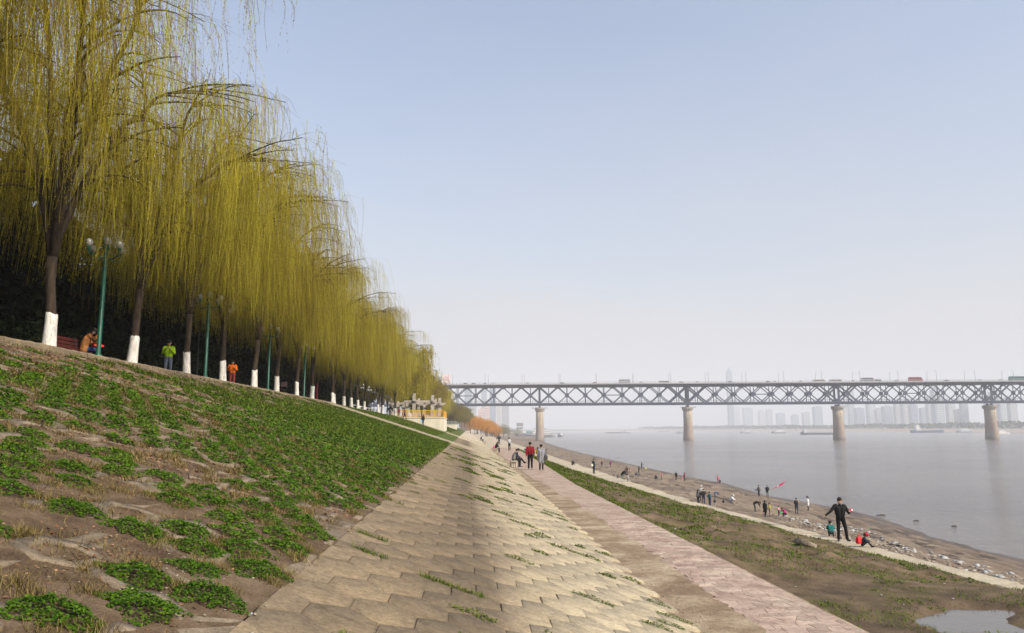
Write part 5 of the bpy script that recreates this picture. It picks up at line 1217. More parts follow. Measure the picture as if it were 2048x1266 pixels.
# parked motorcycle and red park bench
mc_ = empty('motorcycle', (-13.4, 56.3, 12.5), .5); tag(mc_, 'parked motorcycle in the shade beside a white-painted trunk', 'motorcycle'); M['chrome'] = paint((.55, .55, .56), .25, .5, .05, 3, .8)
for y_ in (-.62, .62):
    m = MB(); n = 14
    rings_ = [[(sx * .05, math.cos(a) * rr_, .3 + math.sin(a) * rr_) for a in np.linspace(0, 2 * PI, n + 1)[:-1]] for sx, rr_ in ((-1, .24), (-1, .3), (1, .3), (1, .24))]
    m.loft(rings_ + [rings_[0]], False); w_ = m.build('wheel', M['tyre'], mc_); w_.location = (0, y_, 0); m = MB(); m.tube([(-.06, 0, .3), (.06, 0, .3)], [.06, .06], 8)
    for k in range(6): m.bar((0, 0, .3), (0, math.cos(k * PI / 3) * .25, .3 + math.sin(k * PI / 3) * .25), .015)
    m.build('hub', M['chrome'], w_)
m = MB(); m.bar((0, -.6, .35), (0, .1, .55), .1, .12); m.bar((0, .1, .5), (0, .55, .85), .08, .1); m.bar((-.1, .62, .3), (-.1, .48, .95), .04); m.bar((.1, .62, .3), (.1, .48, .95), .04); m.build('frame', M['dkpole'], mc_)
m = MB(); m.loft([[(-.13, .05, .62), (.13, .05, .62), (.13, .05, .78), (-.13, .05, .78)], [(-.14, .38, .62), (.14, .38, .62), (.12, .38, .86), (-.12, .38, .86)]]); m.build('fuel_tank', M['red'], mc_); m = MB(); m.box((0, -.3, .74), (.26, .66, .12), top=(.8, .95)); m.build('seat', M['tyre'], mc_)
m = MB(); m.tube([(-.34, .38, 1.0), (-.1, .47, .97), (.1, .47, .97), (.34, .38, 1.0)], [.022] * 4, 6); m.build('handlebar', M['chrome'], mc_); m = MB(); m.lathe([(.03, -.08), (.1, 0), (.1, .05)], 10); o = m.build('headlight', M['globe'], mc_); o.matrix_local = Matrix.Translation((0, .6, .86)) @ Matrix.Rotation(-PI / 2, 4, 'X')
m = MB(); m.box((0, -.62, .95), (.42, .36, .34), top=(.9, .9)); m.build('top_box', paint((.05, .02, .022), .5), mc_)
M['woodr'] = speckled('red_bench_wood', [(.3, (.07, .012, .011)), (.7, (.12, .024, .02))], 8, stretch=(1, .2, 1), bump=.2)
def slat_bench(x, y, rz, label):
    b = empty('park_bench', (x, y, 12.5), rz); tag(b, label, 'bench')
    for i in range(4): m = MB(); m.box((0, -.18 + i * .12, .44), (1.5, .10, .035)); m.build('slat', M['woodr'], b)
    for i in range(3): m = MB(); m.box((0, -.27 - i * .02, .58 + i * .13), (1.5, .03, .10)); m.build('back_slat', M['woodr'], b)
    for s in (-.6, .6): m = MB(); m.box((s, .15, .21), (.06, .06, .42)); m.box((s, -.2, .21), (.06, .06, .42)); m.box((s, -.02, .41), (.05, .5, .04)); m.bar((s, -.24, .4), (s, -.34, .95), .05); m.build('leg', M['dkpole'], b)
slat_bench(-13.45, 26.9, -PI / 2 - .1, 'dark red slatted bench in the shade by the nearest white trunk')
# stone benches on the lower promenade
M['bench'] = speckled('bench_concrete', [(.3, (.40, .35, .27)), (.7, (.56, .50, .40))], 5, bump=.3, fine=40)
def stone_bench(x, y, label, w=.44, L=1.15, h=.46):
    b = empty('stone_bench', (x, y, 7.605)); tag(b, label, 'bench', 'stone benches on the lower promenade')
    m = MB(); m.box((0, 0, h - .045), (w, L, .09)); m.build('seat', M['bench'], b)
    for j in range(2):
        for i in range(3): m = MB(); m.lathe([(.066, 0), (.066, h - .09)], 8, ((i - 1) * w * .31, (-.5 + j) * L * .74, 0)); m.build('leg', M['bench'], b)
stone_bench(3.22, 54.4, 'pale stone bench with round legs under the seated pair')
stone_bench(3.25, 88.6, 'pale stone bench under the seated person with a pink bag')
stone_bench(3.1, 136, 'small empty stone bench far along the promenade', .5, 1.0, .5)
stone_bench(2.95, 168.5, 'distant stone bench under the seated pair in dark and white')

# ------------------------------------------------------------------ stones on the bank
M['rock'] = speckled('beach_stone', [(.3, (.20, .165, .12)), (.7, (.40, .34, .26))], 6, vary=.28, bump=.5, fine=30); M['rubble'] = speckled('white_rubble', [(.3, (.26, .26, .25)), (.7, (.50, .50, .48))], 4, vary=.22, bump=.5, fine=30)
def rock_arrays(seed, fx=1, fy=1, fz=1, ico=1):
    bm = bmesh.new(); bmesh.ops.create_icosphere(bm, subdivisions=ico, radius=1); r_ = random.Random(seed)
    v = [(p.co.x * fx * r_.uniform(.72, 1.2), p.co.y * fy * r_.uniform(.72, 1.2), p.co.z * fz * r_.uniform(.7, 1.2)) for p in bm.verts]; f = [[q.index for q in t.verts] for t in bm.faces]; bm.free(); return np.array(v), np.array(f)
ra = [rock_arrays(300 + k, .5, .42, .26) for k in range(4)] + [rock_arrays(310 + k, .55, .5, .09) for k in range(3)]
rm = [np_mesh('rubble_stone', v, f, [M['rubble']]) for v, f in ra]; rmb = [np_mesh('rubble_stone', v, f, [M['rock']]) for v, f in ra]
spots = []
for cx, cy, n, sx, sy in [(34.2, 70.5, 70, 1.5, 2.6), (33.0, 74.5, 26, .9, 2.2), (33.6, 57.5, 46, 1.2, 3.4), (33.3, 51.0, 22, 1.0, 2.4), (33.0, 47.0, 14, 1.0, 1.4)]:
    for _ in range(n): spots.append((cx + rnd.gauss(0, sx), cy + rnd.gauss(0, sy), rnd.uniform(.25, .62)))
for x, y, s in spots:
    k = rnd.randrange(7); g = rnd.random() < .8; o = obj('rubble_stone', (rm if g else rmb)[k]); o.location = (x, y, gz(x, y) + .04 * s); o.scale = (s, s, s * rnd.uniform(.7, 1.1)); o.rotation_euler = (rnd.uniform(-.3, .3), rnd.uniform(-.3, .3), rnd.uniform(0, 6.28))
    tag(o, 'whitish rubble stone in the heaps between the concrete strip and the silt' if g else 'brownish rubble stone in the heaps between the concrete strip and the silt', 'stone', 'whitish rubble stones on the beach' if g else 'brownish rubble stones on the beach')
def scatter_stones(name, pts, mat, seed):
    r_ = np.random.default_rng(seed); bv, bf, br, nb = [], [], [], 0
    for x, y, s in pts:
        v, f = ra[r_.integers(0, 7)]; a = r_.uniform(0, 6.28); c, s_ = math.cos(a), math.sin(a); w = v * s; w = np.stack([w[:, 0] * c - w[:, 1] * s_, w[:, 0] * s_ + w[:, 1] * c, w[:, 2]], -1) + np.array([x, y, gz(x, y) + .01])
        bv.append(w); bf.append(f + nb); nb += len(v); br += [r_.random()] * len(f)
    o = obj(name, np_mesh(name, np.concatenate(bv), np.concatenate(bf), [mat], rv=br)); o['kind'] = 'stuff'
pts = []
for _ in range(900):
    y = rnd.uniform(36, 82); x = 30.2 + (y - 60) * .02 + abs(rnd.gauss(0, 1)) * 2.6; pts.append((x, y, rnd.uniform(.10, .42) * rnd.uniform(.6, 1.2)))
for _ in range(260):
    y = rnd.uniform(70, 125); x = float(strip_r(y)) + .2 + abs(rnd.gauss(0, 1)) * 1.6; pts.append((x, y, rnd.uniform(.2, .6)))
for _ in range(1100):
    y = rnd.uniform(30, 110) ; r0 = float(strip_r(y)); x = r0 + abs(rnd.gauss(0, 1)) * 7 + rnd.uniform(0, 12); 
    if x < float(shore(y)) - 3: pts.append((x, y, rnd.uniform(.05, .2) * (1.5 if rnd.random() < .1 else 1)))
for _ in range(450):
    y = rnd.uniform(100, 280); x = float(strip_r(y)) + abs(rnd.gauss(0, 1)) * 5; pts.append((x, y, rnd.uniform(.15, .5)))
scatter_stones('beach_stones', pts, M['rock'], 5)
pts = [(float(prom_r(y)) + rnd.uniform(.1, 9), y, rnd.uniform(.02, .07)) for y in [rnd.uniform(8, 60) for _ in range(260)]]
scatter_stones('terrace_pebbles', [p for p in pts if p[0] < float(strip_l(p[1])) and float(pud_field(np.array(p[0]), np.array(p[1]))) > 1.1], M['rubble'], 6)
pts = [(rnd.uniform(3.05, 3.5), rnd.uniform(8, 16), rnd.uniform(.012, .04)) for _ in range(160)] + [(-1.9 + rnd.gauss(0, .25), 5.3 + rnd.gauss(0, .35), rnd.uniform(.01, .03)) for _ in range(90)]
scatter_stones('gravel_bits', pts, M['rock'], 8)
o = obj('stone_slab', rmb[5]); x, y = 10.94, 25.1; o.location = (x, y, gz(x, y) + .1); o.scale = (.75, .9, 1.6); o.rotation_euler = (.1, .35, .6); tag(o, 'pale broken stone slab lying on the muddy grass terrace', 'stone')
# driftwood and small things in the shallows
M['drift'] = paint((.035, .03, .027), .8)
for i, (x, y, L) in enumerate([(48.4, 128.5, 1.0), (48.6, 90.2, 1.3), (53.9, 278, 1.6), (49.5, 84.5, .7), (50.6, 79.5, .5)]):
    m = MB(); m.tube([(-L / 2, 0, .02), (-L * .1, .06, .03), (L * .3, 0, .03), (L / 2, -.05, .02)], [.04, .08, .07, .03], 7); m.bar((L * .1, 0, .05), (L * .25, .1, .14), .04); o = m.build('driftwood', M['drift'], None, (x, y, 0.0), rnd.uniform(-.5, .5))
    tag(o, ['dark driftwood floating left of the two men at the shore', 'dark driftwood floating near the muddy spit', 'dark driftwood far out below the second pier', 'short dark driftwood beside the muddy spit, left one', 'smallest dark driftwood at the tip of the muddy spit'][i], 'driftwood')

# ------------------------------------------------------------------ people
SKIN = (.52, .33, .23); BLK = (.012, .012, .014); DK = (.03, .03, .036); NAVY = (.02, .028, .06); GREY = (.20, .20, .22); WHT = (.70, .70, .70); HAIRC = (.012, .010, .009)
def mirror(p): return (-p[0], p[1], p[2])
def pose_joints(kind):
    J = dict(pel=(0, 0, .93), wai=(0, 0, 1.06), che=(0, .0, 1.26), nek=(0, .0, 1.44), hed=(0, .025, 1.60),
             shL=(-.185, 0, 1.39), elL=(-.235, -.02, 1.12), wrL=(-.245, .05, .88), hpL=(-.09, 0, .90), knL=(-.10, .025, .50), anL=(-.10, -.01, .09), toL=(-.115, .15, .04))
    for k in ('sh', 'el', 'wr', 'hp', 'kn', 'an', 'to'): J[k + 'R'] = mirror(J[k + 'L'])
    def up(d): J.update(d)
    if kind == 'walk':
        up(dict(knL=(-.09, .15, .52), anL=(-.09, .20, .12), toL=(-.10, .36, .09), knR=(.09, -.02, .50), anR=(.09, -.27, .17), toR=(.09, -.16, .05), wrL=(-.25, -.12, .89), elL=(-.24, -.08, 1.12), elR=(.24, 0, 1.12), wrR=(.25, .20, .93)))
    elif kind == 'step':
        up(dict(knL=(-.09, .08, .51), anL=(-.10, .06, .10), toL=(-.11, .22, .05), knR=(.09, .02, .50), anR=(.09, -.14, .12), toR=(.09, .0, .04)))
    elif kind == 'phone':
        up(dict(elL=(-.24, .06, 1.14), wrL=(-.10, .26, 1.28), elR=(.24, .06, 1.14), wrR=(.10, .27, 1.28), hed=(0, .06, 1.59)))
    elif kind == 'pockets':
        up(dict(elL=(-.28, -.06, 1.13), wrL=(-.19, .06, .97), elR=(.28, -.06, 1.13), wrR=(.19, .06, .97)))
    elif kind == 'carry':
        up(dict(elL=(-.25, .06, 1.12), wrL=(-.08, .26, 1.05), elR=(.25, .06, 1.14), wrR=(.06, .27, 1.14)))
    elif kind == 'armsout':   # facing +Y; the person's own right arm (+X) stretches out and down, the left holds something before the body
        up(dict(shR=(.19, 0, 1.40), elR=(.38, .05, 1.17), wrR=(.60, .12, 1.02), elL=(-.34, .02, 1.12), wrL=(-.30, .24, 1.19), knL=(-.17, .02, .50), anL=(-.22, -.02, .09), toL=(-.29, .13, .04), knR=(.10, .02, .50), anR=(.12, -.01, .09), toR=(.16, .15, .04)))
    elif kind == 'sit':
        up(dict(pel=(0, 0, .55), wai=(0, .02, .68), che=(0, .09, .88), nek=(0, .17, 1.05), hed=(0, .27, 1.18), shL=(-.185, .15, 1.00), elL=(-.24, .22, .76), wrL=(-.08, .42, .70), hpL=(-.09, .02, .53), knL=(-.11, .44, .52), anL=(-.10, .42, .09), toL=(-.10, .58, .05)))
        for k in ('sh', 'el', 'wr', 'hp', 'kn', 'an', 'to'): J[k + 'R'] = mirror(J[k + 'L'])
    elif kind == 'sitcross':
        up(pose_joints('sit')); up(dict(knR=(.05, .48, .60), anR=(-.06, .72, .34), toR=(-.06, .86, .36)))
    elif kind == 'sitphone':
        up(pose_joints('sit')); up(dict(elR=(.26, .30, .86), wrR=(.10, .46, 1.12), hed=(0, .26, 1.17), wrL=(-.06, .42, .80)))
    elif kind == 'squat':
        up(dict(pel=(0, -.08, .27), wai=(0, .0, .38), che=(0, .12, .58), nek=(0, .23, .74), hed=(0, .34, .85), shL=(-.18, .20, .70), elL=(-.25, .36, .50), wrL=(-.09, .55, .40), hpL=(-.09, -.06, .27), knL=(-.17, .30, .50), anL=(-.13, .06, .10), toL=(-.15, .23, .04)))
        for k in ('sh', 'el', 'wr', 'hp', 'kn', 'an', 'to'): J[k + 'R'] = mirror(J[k + 'L'])
    elif kind == 'ground':
        up(dict(pel=(0, 0, .13), wai=(0, .02, .26), che=(0, .10, .46), nek=(0, .16, .62), hed=(0, .25, .75), shL=(-.18, .14, .58), elL=(-.25, .28, .38), wrL=(-.10, .45, .30), hpL=(-.09, .02, .13), knL=(-.16, .36, .40), anL=(-.12, .56, .08), toL=(-.12, .72, .06)))
        for k in ('sh', 'el', 'wr', 'hp', 'kn', 'an', 'to'): J[k + 'R'] = mirror(J[k + 'L'])
    elif kind == 'bend':
        up(dict(pel=(0, -.10, .90), wai=(0, .02, .98), che=(0, .22, 1.06), nek=(0, .40, 1.07), hed=(0, .54, 1.00), shL=(-.18, .36, 1.03), elL=(-.22, .46, .78), wrL=(-.10, .55, .56), hpL=(-.09, -.10, .88), knL=(-.10, .0, .50)))
        for k in ('sh', 'el', 'wr', 'hp', 'kn', 'an', 'to'): J[k + 'R'] = mirror(J[k + 'L'])
    return J
def cap_mesh(mb, a, b, ra, rb, n=10):
    a, b = Vector(a), Vector(b); d = b - a; L = d.length; d = d / L if L > 1e-6 else Vector((0, 0, 1)); u = d.orthogonal().normalized(); w = d.cross(u)
    rings = []
    for t in (-.95, -.6, 0): rings.append((a + d * ra * t, ra * math.sqrt(max(0, 1 - t * t))))
    for t in (0, .6, .95): rings.append((b + d * rb * t, rb * math.sqrt(max(0, 1 - t * t))))
    mb.loft([[p + (u * math.cos(2 * PI * j / n) + w * math.sin(2 * PI * j / n)) * r_ for j in range(n)] for p, r_ in rings])
PEOPLE = []
def person(label, x, y, heading, h, pose, top, bot, hair='short', haircol=HAIRC, shoe=BLK, coat=0, sleeve=None, z=None, hat=None, turn=0, fine=False, kid=None, skirt=None, collar=None, skin=SKIN):
    PEOPLE.append(dict(label=label, x=x, y=y, heading=heading, h=h, pose=pose, top=top, bot=bot, hair=hair, haircol=haircol, shoe=shoe, coat=coat, sleeve=sleeve or top, z=z, hat=hat, turn=turn, fine=fine, kid=(h < 1.3 and pose not in ('x',)) if kid is None else kid, skirt=skirt, skin=skin))
def body_prims(P):
    J = pose_joints(P['pose']); V = {k: Vector(v) for k, v in J.items()}; hk = 1.28 if P['kid'] else 1.0; pr = []
    A = lambda a, b, ra, rb, l: pr.append((Vector(a), Vector(b), ra, rb, l))
    X = Vector((1, 0, 0)); pel, wai, che, nek, hed = V['pel'], V['wai'], V['che'], V['nek'], V['hed']
    if hk > 1: hed = nek + (hed - nek) * 1.15
    bulk = .012 if P['kid'] else .026
    for s in (-1, 1):
        A(pel + X * s * .055, wai + X * s * .05, .115, .105 + bulk, 'bot'); A(wai + X * s * .052, che + X * s * .085, .112 + bulk, .118 + bulk, 'top'); A(che + X * s * .085, (V['shL'] if s < 0 else V['shR']) * .75 + nek * .25, .115 + bulk, .075, 'top')
    A(che, nek, .10, .062, 'top'); A(nek, hed - (hed - nek) * .35, .052, .052, 'skin')
    f = Vector((math.sin(P['turn']), math.cos(P['turn']), 0)); upv = (hed - nek).normalized()
    A(hed - upv * .045 * hk + f * .015, hed + upv * .045 * hk, .078 * hk, .092 * hk, 'skin'); A(hed + f * .085 * hk - upv * .02, hed + f * .105 * hk - upv * .035, .014, .017, 'skin')
    side = f.cross(Vector((0, 0, 1)))
    for s in (-1, 1): A(hed + side * s * .085 * hk - upv * .01, hed + side * s * .092 * hk + upv * .02, .018, .02, 'skin')
    for s in 'LR':
        sh, el, wr, hp, kn, an, to = (V[k + s] for k in ('sh', 'el', 'wr', 'hp', 'kn', 'an', 'to'))
        A(sh, el, .074, .058, 'slv'); A(el, wr, .058, .043, 'slv'); d = (wr - el).normalized()
        A(wr + d * .01, wr + d * .075, .03, .036, 'skin')
        if P['fine']:
            q = d.cross(Vector((0, 0, 1))); q = q.normalized() if q.length > .2 else Vector((0, 1, 0))
            for i, L in enumerate((.062, .075, .07, .055)):
                b0 = wr + d * .085 + q * (i - 1.5) * .023; b1 = b0 + d * L * .6; A(b0, b1, .0105, .010, 'skin'); A(b1, b1 + (d - Vector((0, 0, .5))).normalized() * L * .5, .010, .0085, 'skin')
            t0 = wr + d * .035 - q * .035; A(t0, t0 + (d * .6 - q * .8).normalized() * .06, .013, .010, 'skin')
        else: A(wr + d * .08, wr + d * .13, .027, .018, 'skin')
        A(hp, kn, .098, .072, 'bot'); A(kn, an, .070, .056, 'bot'); A(an, an + (to - an) * .2 + Vector((0, 0, -.03)), .045, .045, 'shoe'); A(an + Vector((0, 0, -.045)), to, .042, .036, 'shoe')
    if P['coat']:
        lo = pel + Vector((0, 0, -P['coat']))
        for s in (-1, 1): A(wai + X * s * .06, lo + X * s * .085, .125, .135, 'top')
    return pr, hed, f, upv, hk
def person_build():
    tmp = []
    for P in PEOPLE:
        pr, hed, f, upv, hk = body_prims(P); mb = MB()
        for a, b, ra, rb, l in pr: cap_mesh(mb, a, b, ra, rb, 8)
        me = bpy.data.meshes.new('person'); me.from_pydata(mb.v, [], mb.f); o = bpy.data.objects.new('person', me); link(o)
        md = o.modifiers.new('r', 'REMESH'); md.mode = 'VOXEL'; md.voxel_size = .014 if P['fine'] else (.024 if P['y'] < 60 else .036); md.use_smooth_shade = True
        sm = o.modifiers.new('s', 'SMOOTH'); sm.factor = .5; sm.iterations = 1 if P['fine'] else 2
        tmp.append((P, o, pr, hed, f, upv, hk))
    dg = bpy.context.evaluated_depsgraph_get()
    for P, o, pr, hed, f, upv, hk in tmp:
        me = bpy.data.meshes.new_from_object(o.evaluated_get(dg)); o.modifiers.clear(); old = o.data; o.data = me; bpy.data.meshes.remove(old); me.name = 'person'
        labs = ['skin', 'top', 'slv', 'bot', 'shoe']; cols = [P['skin'], P['top'], P['sleeve'], P['bot'], P['shoe']]
        me.materials.clear()
        for l, c in zip(labs, cols): me.materials.append(paint(c, .55 if l == 'skin' else .8, .3 if l == 'skin' else .15, .12, 14))
        n = len(me.polygons); C_ = np.empty(n * 3); me.polygons.foreach_get('center', C_); C_ = C_.reshape(-1, 3); best = np.full(n, 1e9); idx = np.zeros(n, np.int32)
        for a, b, ra, rb, l in pr:
            a_, d = np.array(a), np.array(b - a); L2 = max(1e-9, d @ d); t = np.clip(((C_ - a_) @ d) / L2, 0, 1); D = np.linalg.norm(C_ - a_ - t[:, None] * d, axis=1) - (ra + (rb - ra) * t); D += {'top': -.012, 'slv': -.006, 'skin': .004}.get(l, 0)
            w = D < best; best[w] = D[w]; idx[w] = labs.index(l)
        me.polygons.foreach_set('material_index', idx); me.polygons.foreach_set('use_smooth', np.ones(n, bool)); me.update()
        s = P['h'] / (1.72 * (1.0 if not P['kid'] else 1.03)); ref = {'sit': 1.72, 'sitcross': 1.72, 'sitphone': 1.72}.get(P['pose'], 1.72)
        o.scale = (s, s, s); o.rotation_euler = (0, 0, -math.radians(P['heading'])); o.location = (P['x'], P['y'], (P['z'] if P['z'] is not None else gz(P['x'], P['y'])) - .005)
        tag(o, P['label'], 'person'); q = PI / 2 - math.atan2(f.y, f.x)
        def cap_obj(nm, col, r_, off, low, long_=0, bun=0):
            m = MB(); prof = []
            for i in range(9):
                a = -low + (PI / 2 + low) * i / 8; prof.append((max(.004, math.cos(a) * r_), math.sin(a) * r_ * 1.06))
            m.lathe(prof, 12, sx=.93, sy=1.06)
            if long_:
                cap_mesh(m, (0, -.05, .01), (0, -.085, -long_), r_ * .78, r_ * .62, 8); cap_mesh(m, (-.05, -.03, 0), (-.06, -.045, -long_ * .8), .045, .035, 6); cap_mesh(m, (.05, -.03, 0), (.06, -.045, -long_ * .8), .045, .035, 6)
            else: cap_mesh(m, (0, -.045, .01), (0, -.06, -.045), r_ * .72, r_ * .55, 8)
            if bun: cap_mesh(m, (0, -.10, .05), (0, -.12, .06), .04, .035, 6)
            hobj = m.build(nm, paint(col, .6, .25, .15, 20), o, smooth=True); hobj.location = hed + upv * off * hk - f * .012; hobj.rotation_euler = (-math.atan2(upv.y, upv.z) * .8, 0, -q); hobj.scale = (hk,) * 3; return hobj
        if P['hat'] is not None:
            hobj = cap_obj('hat', P['hat'], .112, .045, .1); m = MB(); m.loft([[(-.07, .07, .0), (.07, .07, .0), (.06, .17, -.015), (-.06, .17, -.015)], [(-.07, .07, .015), (.07, .07, .015), (.06, .17, .0), (-.06, .17, .0)]]); m.build('brim', paint(P['hat'], .7), hobj)
            cap_obj('hair', P['haircol'], .100, .0, .25, .12 if P['hair'] == 'long' else 0)
        else: cap_obj('hair', P['haircol'], .107, .042, .18 if P['hair'] == 'short' else .25, .24 if P['hair'] == 'long' else 0, 1 if P['hair'] == 'bun' else 0)
        if P['fine']:
            for s_ in (-1, 1):
                m = MB(); m.lathe([(.004, -.008), (.0105, 0), (.004, .008)], 8); e = m.build('eye', M['dkpole'], o); e.location = hed + f * .088 + f.cross(Vector((0, 0, 1))) * s_ * .033 + upv * .012
TEAL = (.03, .16, .17); RED = (.42, .02, .025)
# the strip and the beach, near to far
person('person in a black jacket with arms spread wide, standing on the concrete strip', 15.38, 31.74, 192, 1.74, 'armsout', (.014, .014, .016), (.010, .010, .012), z=5.605, fine=True, turn=.55)
person('child in red cap, navy jacket and red backpack sitting on the concrete strip', 15.45, 30.2, 120, 1.02, 'ground', NAVY, DK, hat=(.40, .03, .035), z=5.605, kid=True)
person('crouching person in a teal jacket close behind the person with arms spread', 15.55, 33.0, 20, 1.10, 'squat', (.02, .15, .13), DK, z=5.605)
person('person in a long white coat photographing the river with a phone', 39.84, 90.0, 300, 1.64, 'phone', (.72, .72, .71), BLK, hair='long', coat=.28)
person('person in a navy vest with mustard sleeves, carrying a child in blue', 36.04, 84.4, 35, 1.72, 'carry', NAVY, (.05, .05, .06), sleeve=(.46, .24, .03))
person('small child in a blue jacket held in the arms of the person with mustard sleeves', 36.30, 84.75, 200, .88, 'sit', (.05, .09, .26), NAVY, z=gz(36.3, 84.75) + .74)
person('person in a beige and dark jacket standing at the water, left of two', 42.3, 111.9, 80, 1.62, 'pockets', (.22, .19, .15), (.02, .024, .05), sleeve=DK)
person('person in a dark coat with a pale band, facing the river below the pink kite', 43.3, 111.2, 5, 1.62, 'pockets', (.016, .018, .028), NAVY, coat=.14)
person('person in black bending forward over a child, by the concrete strip', 30.4, 81.7, 100, 1.62, 'bend', BLK, (.03, .03, .045), hair='long', haircol=(.03, .014, .01))
person('toddler in pale pink sitting in front of the person bending in black', 31.15, 81.4, 200, .80, 'ground', (.55, .30, .28), GREY)
person('person with long hair in a long black coat, walking beside the child in yellow', 30.2, 78.4, 60, 1.70, 'step', BLK, BLK, hair='long', coat=.26, shoe=(.6, .6, .6))
person('child in a bright yellow jacket standing beside the person in a long black coat', 31.0, 79.3, 90, 1.26, 'stand', (.72, .66, .02), (.24, .19, .19), haircol=(.06, .01, .015))
person('child in a pink vest holding a green and blue toy on the pebbles', 31.64, 78.5, 140, 1.02, 'carry', (.55, .22, .26), NAVY, sleeve=(.60, .38, .36))
person('person in a magenta jacket crouching on the pebbles by the concrete strip', 32.5, 79.0, 250, 1.64, 'squat', (.50, .03, .17), (.02, .02, .035), haircol=(.05, .015, .01), kid=False)
person('person in white hood crouching alone on the silt', 31.2, 91.8, 120, 1.78, 'squat', (.70, .70, .70), (.22, .22, .26), hat=(.70, .70, .70), kid=False)
person('small child in black squatting on the silt beside the crouching person in white', 30.2, 91.6, 170, .96, 'squat', BLK, DK)
person('child in a blue jacket bending over the silt', 31.3, 97.8, 100, 1.12, 'bend', (.03, .10, .42), NAVY)
person('person in a black vest over grey at the left of the standing group', 26.2, 88.0, 60, 1.62, 'stand', (.30, .30, .32), DK, sleeve=BLK, hair='long')
person('tallest of the standing group, in a pale shirt and cap at its back', 27.1, 89.6, 210, 1.80, 'stand', (.56, .54, .50), DK, hat=(.60, .58, .55))
person('person in dark clothes and jeans in the middle of the standing group', 26.4, 86.6, 20, 1.68, 'phone', (.03, .025, .02), (.04, .05, .09), haircol=HAIRC)
person('person with a teal jacket and jeans at the right of the standing group', 26.9, 86.0, 70, 1.66, 'pockets', TEAL, (.035, .05, .11))
person('small child in black and white at the feet of the standing group', 27.4, 85.8, 40, .86, 'stand', (.03, .03, .04), (.45, .45, .45))
person('child in a red jacket standing at the very edge of the water', 46.6, 143.5, 320, 1.32, 'stand', (.48, .03, .05), (.30, .02, .04))
person('dark figure squatting beside the child in red at the water edge', 46.2, 141.2, 20, 1.3, 'squat', DK, BLK)
person('person in dark clothes standing apart on the silt below the second pier', 38.1, 141.1, 30, 1.55, 'stand', (.02, .022, .03), BLK)
person('person in a maroon and pink jacket standing beside a small child', 39.7, 141.4, 250, 1.55, 'stand', (.38, .05, .11), (.03, .035, .07), hair='long')
person('small child in pink beside the person in maroon and pink', 39.05, 140.8, 180, .86, 'stand', (.58, .14, .22), (.5, .3, .3))
person('dark figure sitting alone on the silt, left of the child in bright pink', 34.6, 142.5, 40, 1.62, 'ground', DK, BLK, kid=False)
person('child in a bright pink coat standing on the silt', 35.7, 142.4, 120, 1.14, 'stand', (.62, .08, .20), (.06, .03, .05))
person('angler in dark clothes standing at the water beside a yellow bag', 43.7, 194, 60, 1.60, 'carry', DK, BLK)
person('person in black standing on the silt, right of a seated group', 33.8, 152.6, 300, 1.62, 'stand', BLK, BLK)
person('grey-clad figure squatting among bags beside the person in black', 32.3, 149, 90, 1.5, 'squat', (.10, .10, .11), DK)
person('person in a dark jacket standing behind a crouching figure in peach', 30.5, 148.3, 40, 1.46, 'stand', NAVY, NAVY)
person('crouching figure in a peach jacket on the silt', 32.8, 156.8, 200, 1.4, 'squat', (.62, .36, .22), GREY)
person('brown-haired person in a black jacket stooping over a child in white on the strip edge', 13.81, 69.2, 110, 1.72, 'squat', BLK, (.40, .38, .36), haircol=(.12, .05, .025), z=5.75, kid=False)
person('toddler in white with grey trousers in front of the stooping person', 14.2, 68.6, 250, .86, 'stand', (.66, .66, .66), (.3, .3, .31), z=5.40)
person('dark-haired child sitting below the strip beside a child in green', 14.3, 73.9, 30, .96, 'ground', (.03, .025, .05), DK, z=5.36)
person('small child in green sitting below the strip', 14.75, 74.4, 60, .86, 'ground', (.03, .34, .10), DK, z=5.3)
person('person in a dark teal jacket with a white bag standing on the concrete strip', 13.2, 81.1, 60, 1.55, 'pockets', (.04, .06, .06), (.03, .04, .07), sleeve=(.08, .11, .11), z=5.58)
person('slim person in maroon standing far off on the beach', 31.6, 182.4, 20, 1.55, 'stand', (.14, .03, .05), DK)
person('person in a purple coat far off on the beach', 34.5, 187, 200, 1.5, 'stand', (.20, .03, .14), (.16, .03, .10), coat=.2)
person('dark figure sitting alone at the edge of the far strip', 13.6, 100.6, 30, 1.3, 'ground', DK, BLK, z=5.6)
# the lower promenade
person('person in a dark red sweater and black trousers walking away', 4.06, 50.3, 2, 1.76, 'walk', (.20, .009, .018), BLK, shoe=(.58, .54, .48), z=7.61, fine=True)
person('person in a long grey coat walking away beside the red sweater', 4.71, 49.6, 4, 1.62, 'step', (.27, .27, .30), BLK, hair='bun', coat=.34, shoe=(.07, .015, .015), z=7.61, fine=True)
person('small child in yellow and red carried on the chest of the person in grey', 4.44, 49.95, 150, .78, 'sit', (.75, .62, .03), RED, z=8.45)
person('person in a grey vest and navy sleeves sitting hunched on the nearest bench', 3.20, 54.15, 78, 1.72, 'sit', (.24, .22, .21), BLK, sleeve=(.025, .03, .075), z=7.555)
person('person in dark clothes with crossed legs sitting on the nearest bench behind another', 3.30, 54.75, 82, 1.74, 'sitcross', (.02, .022, .02), BLK, z=7.555, skin=(.56, .34, .25))
person('person in black with long hair sitting on the second bench with a pink bag', 3.22, 88.6, 70, 1.66, 'sit', BLK, (.05, .03, .05), hair='long', z=7.555)
person('person in a dark grey jacket standing with back turned, far along the promenade', 5.4, 132.5, 200, 1.72, 'pockets', (.05, .055, .065), (.03, .033, .045), z=7.61)
person('person in a pale grey jacket and black trousers standing on the promenade', 5.2, 96.4, 330, 1.60, 'phone', (.40, .41, .41), BLK, z=7.61)
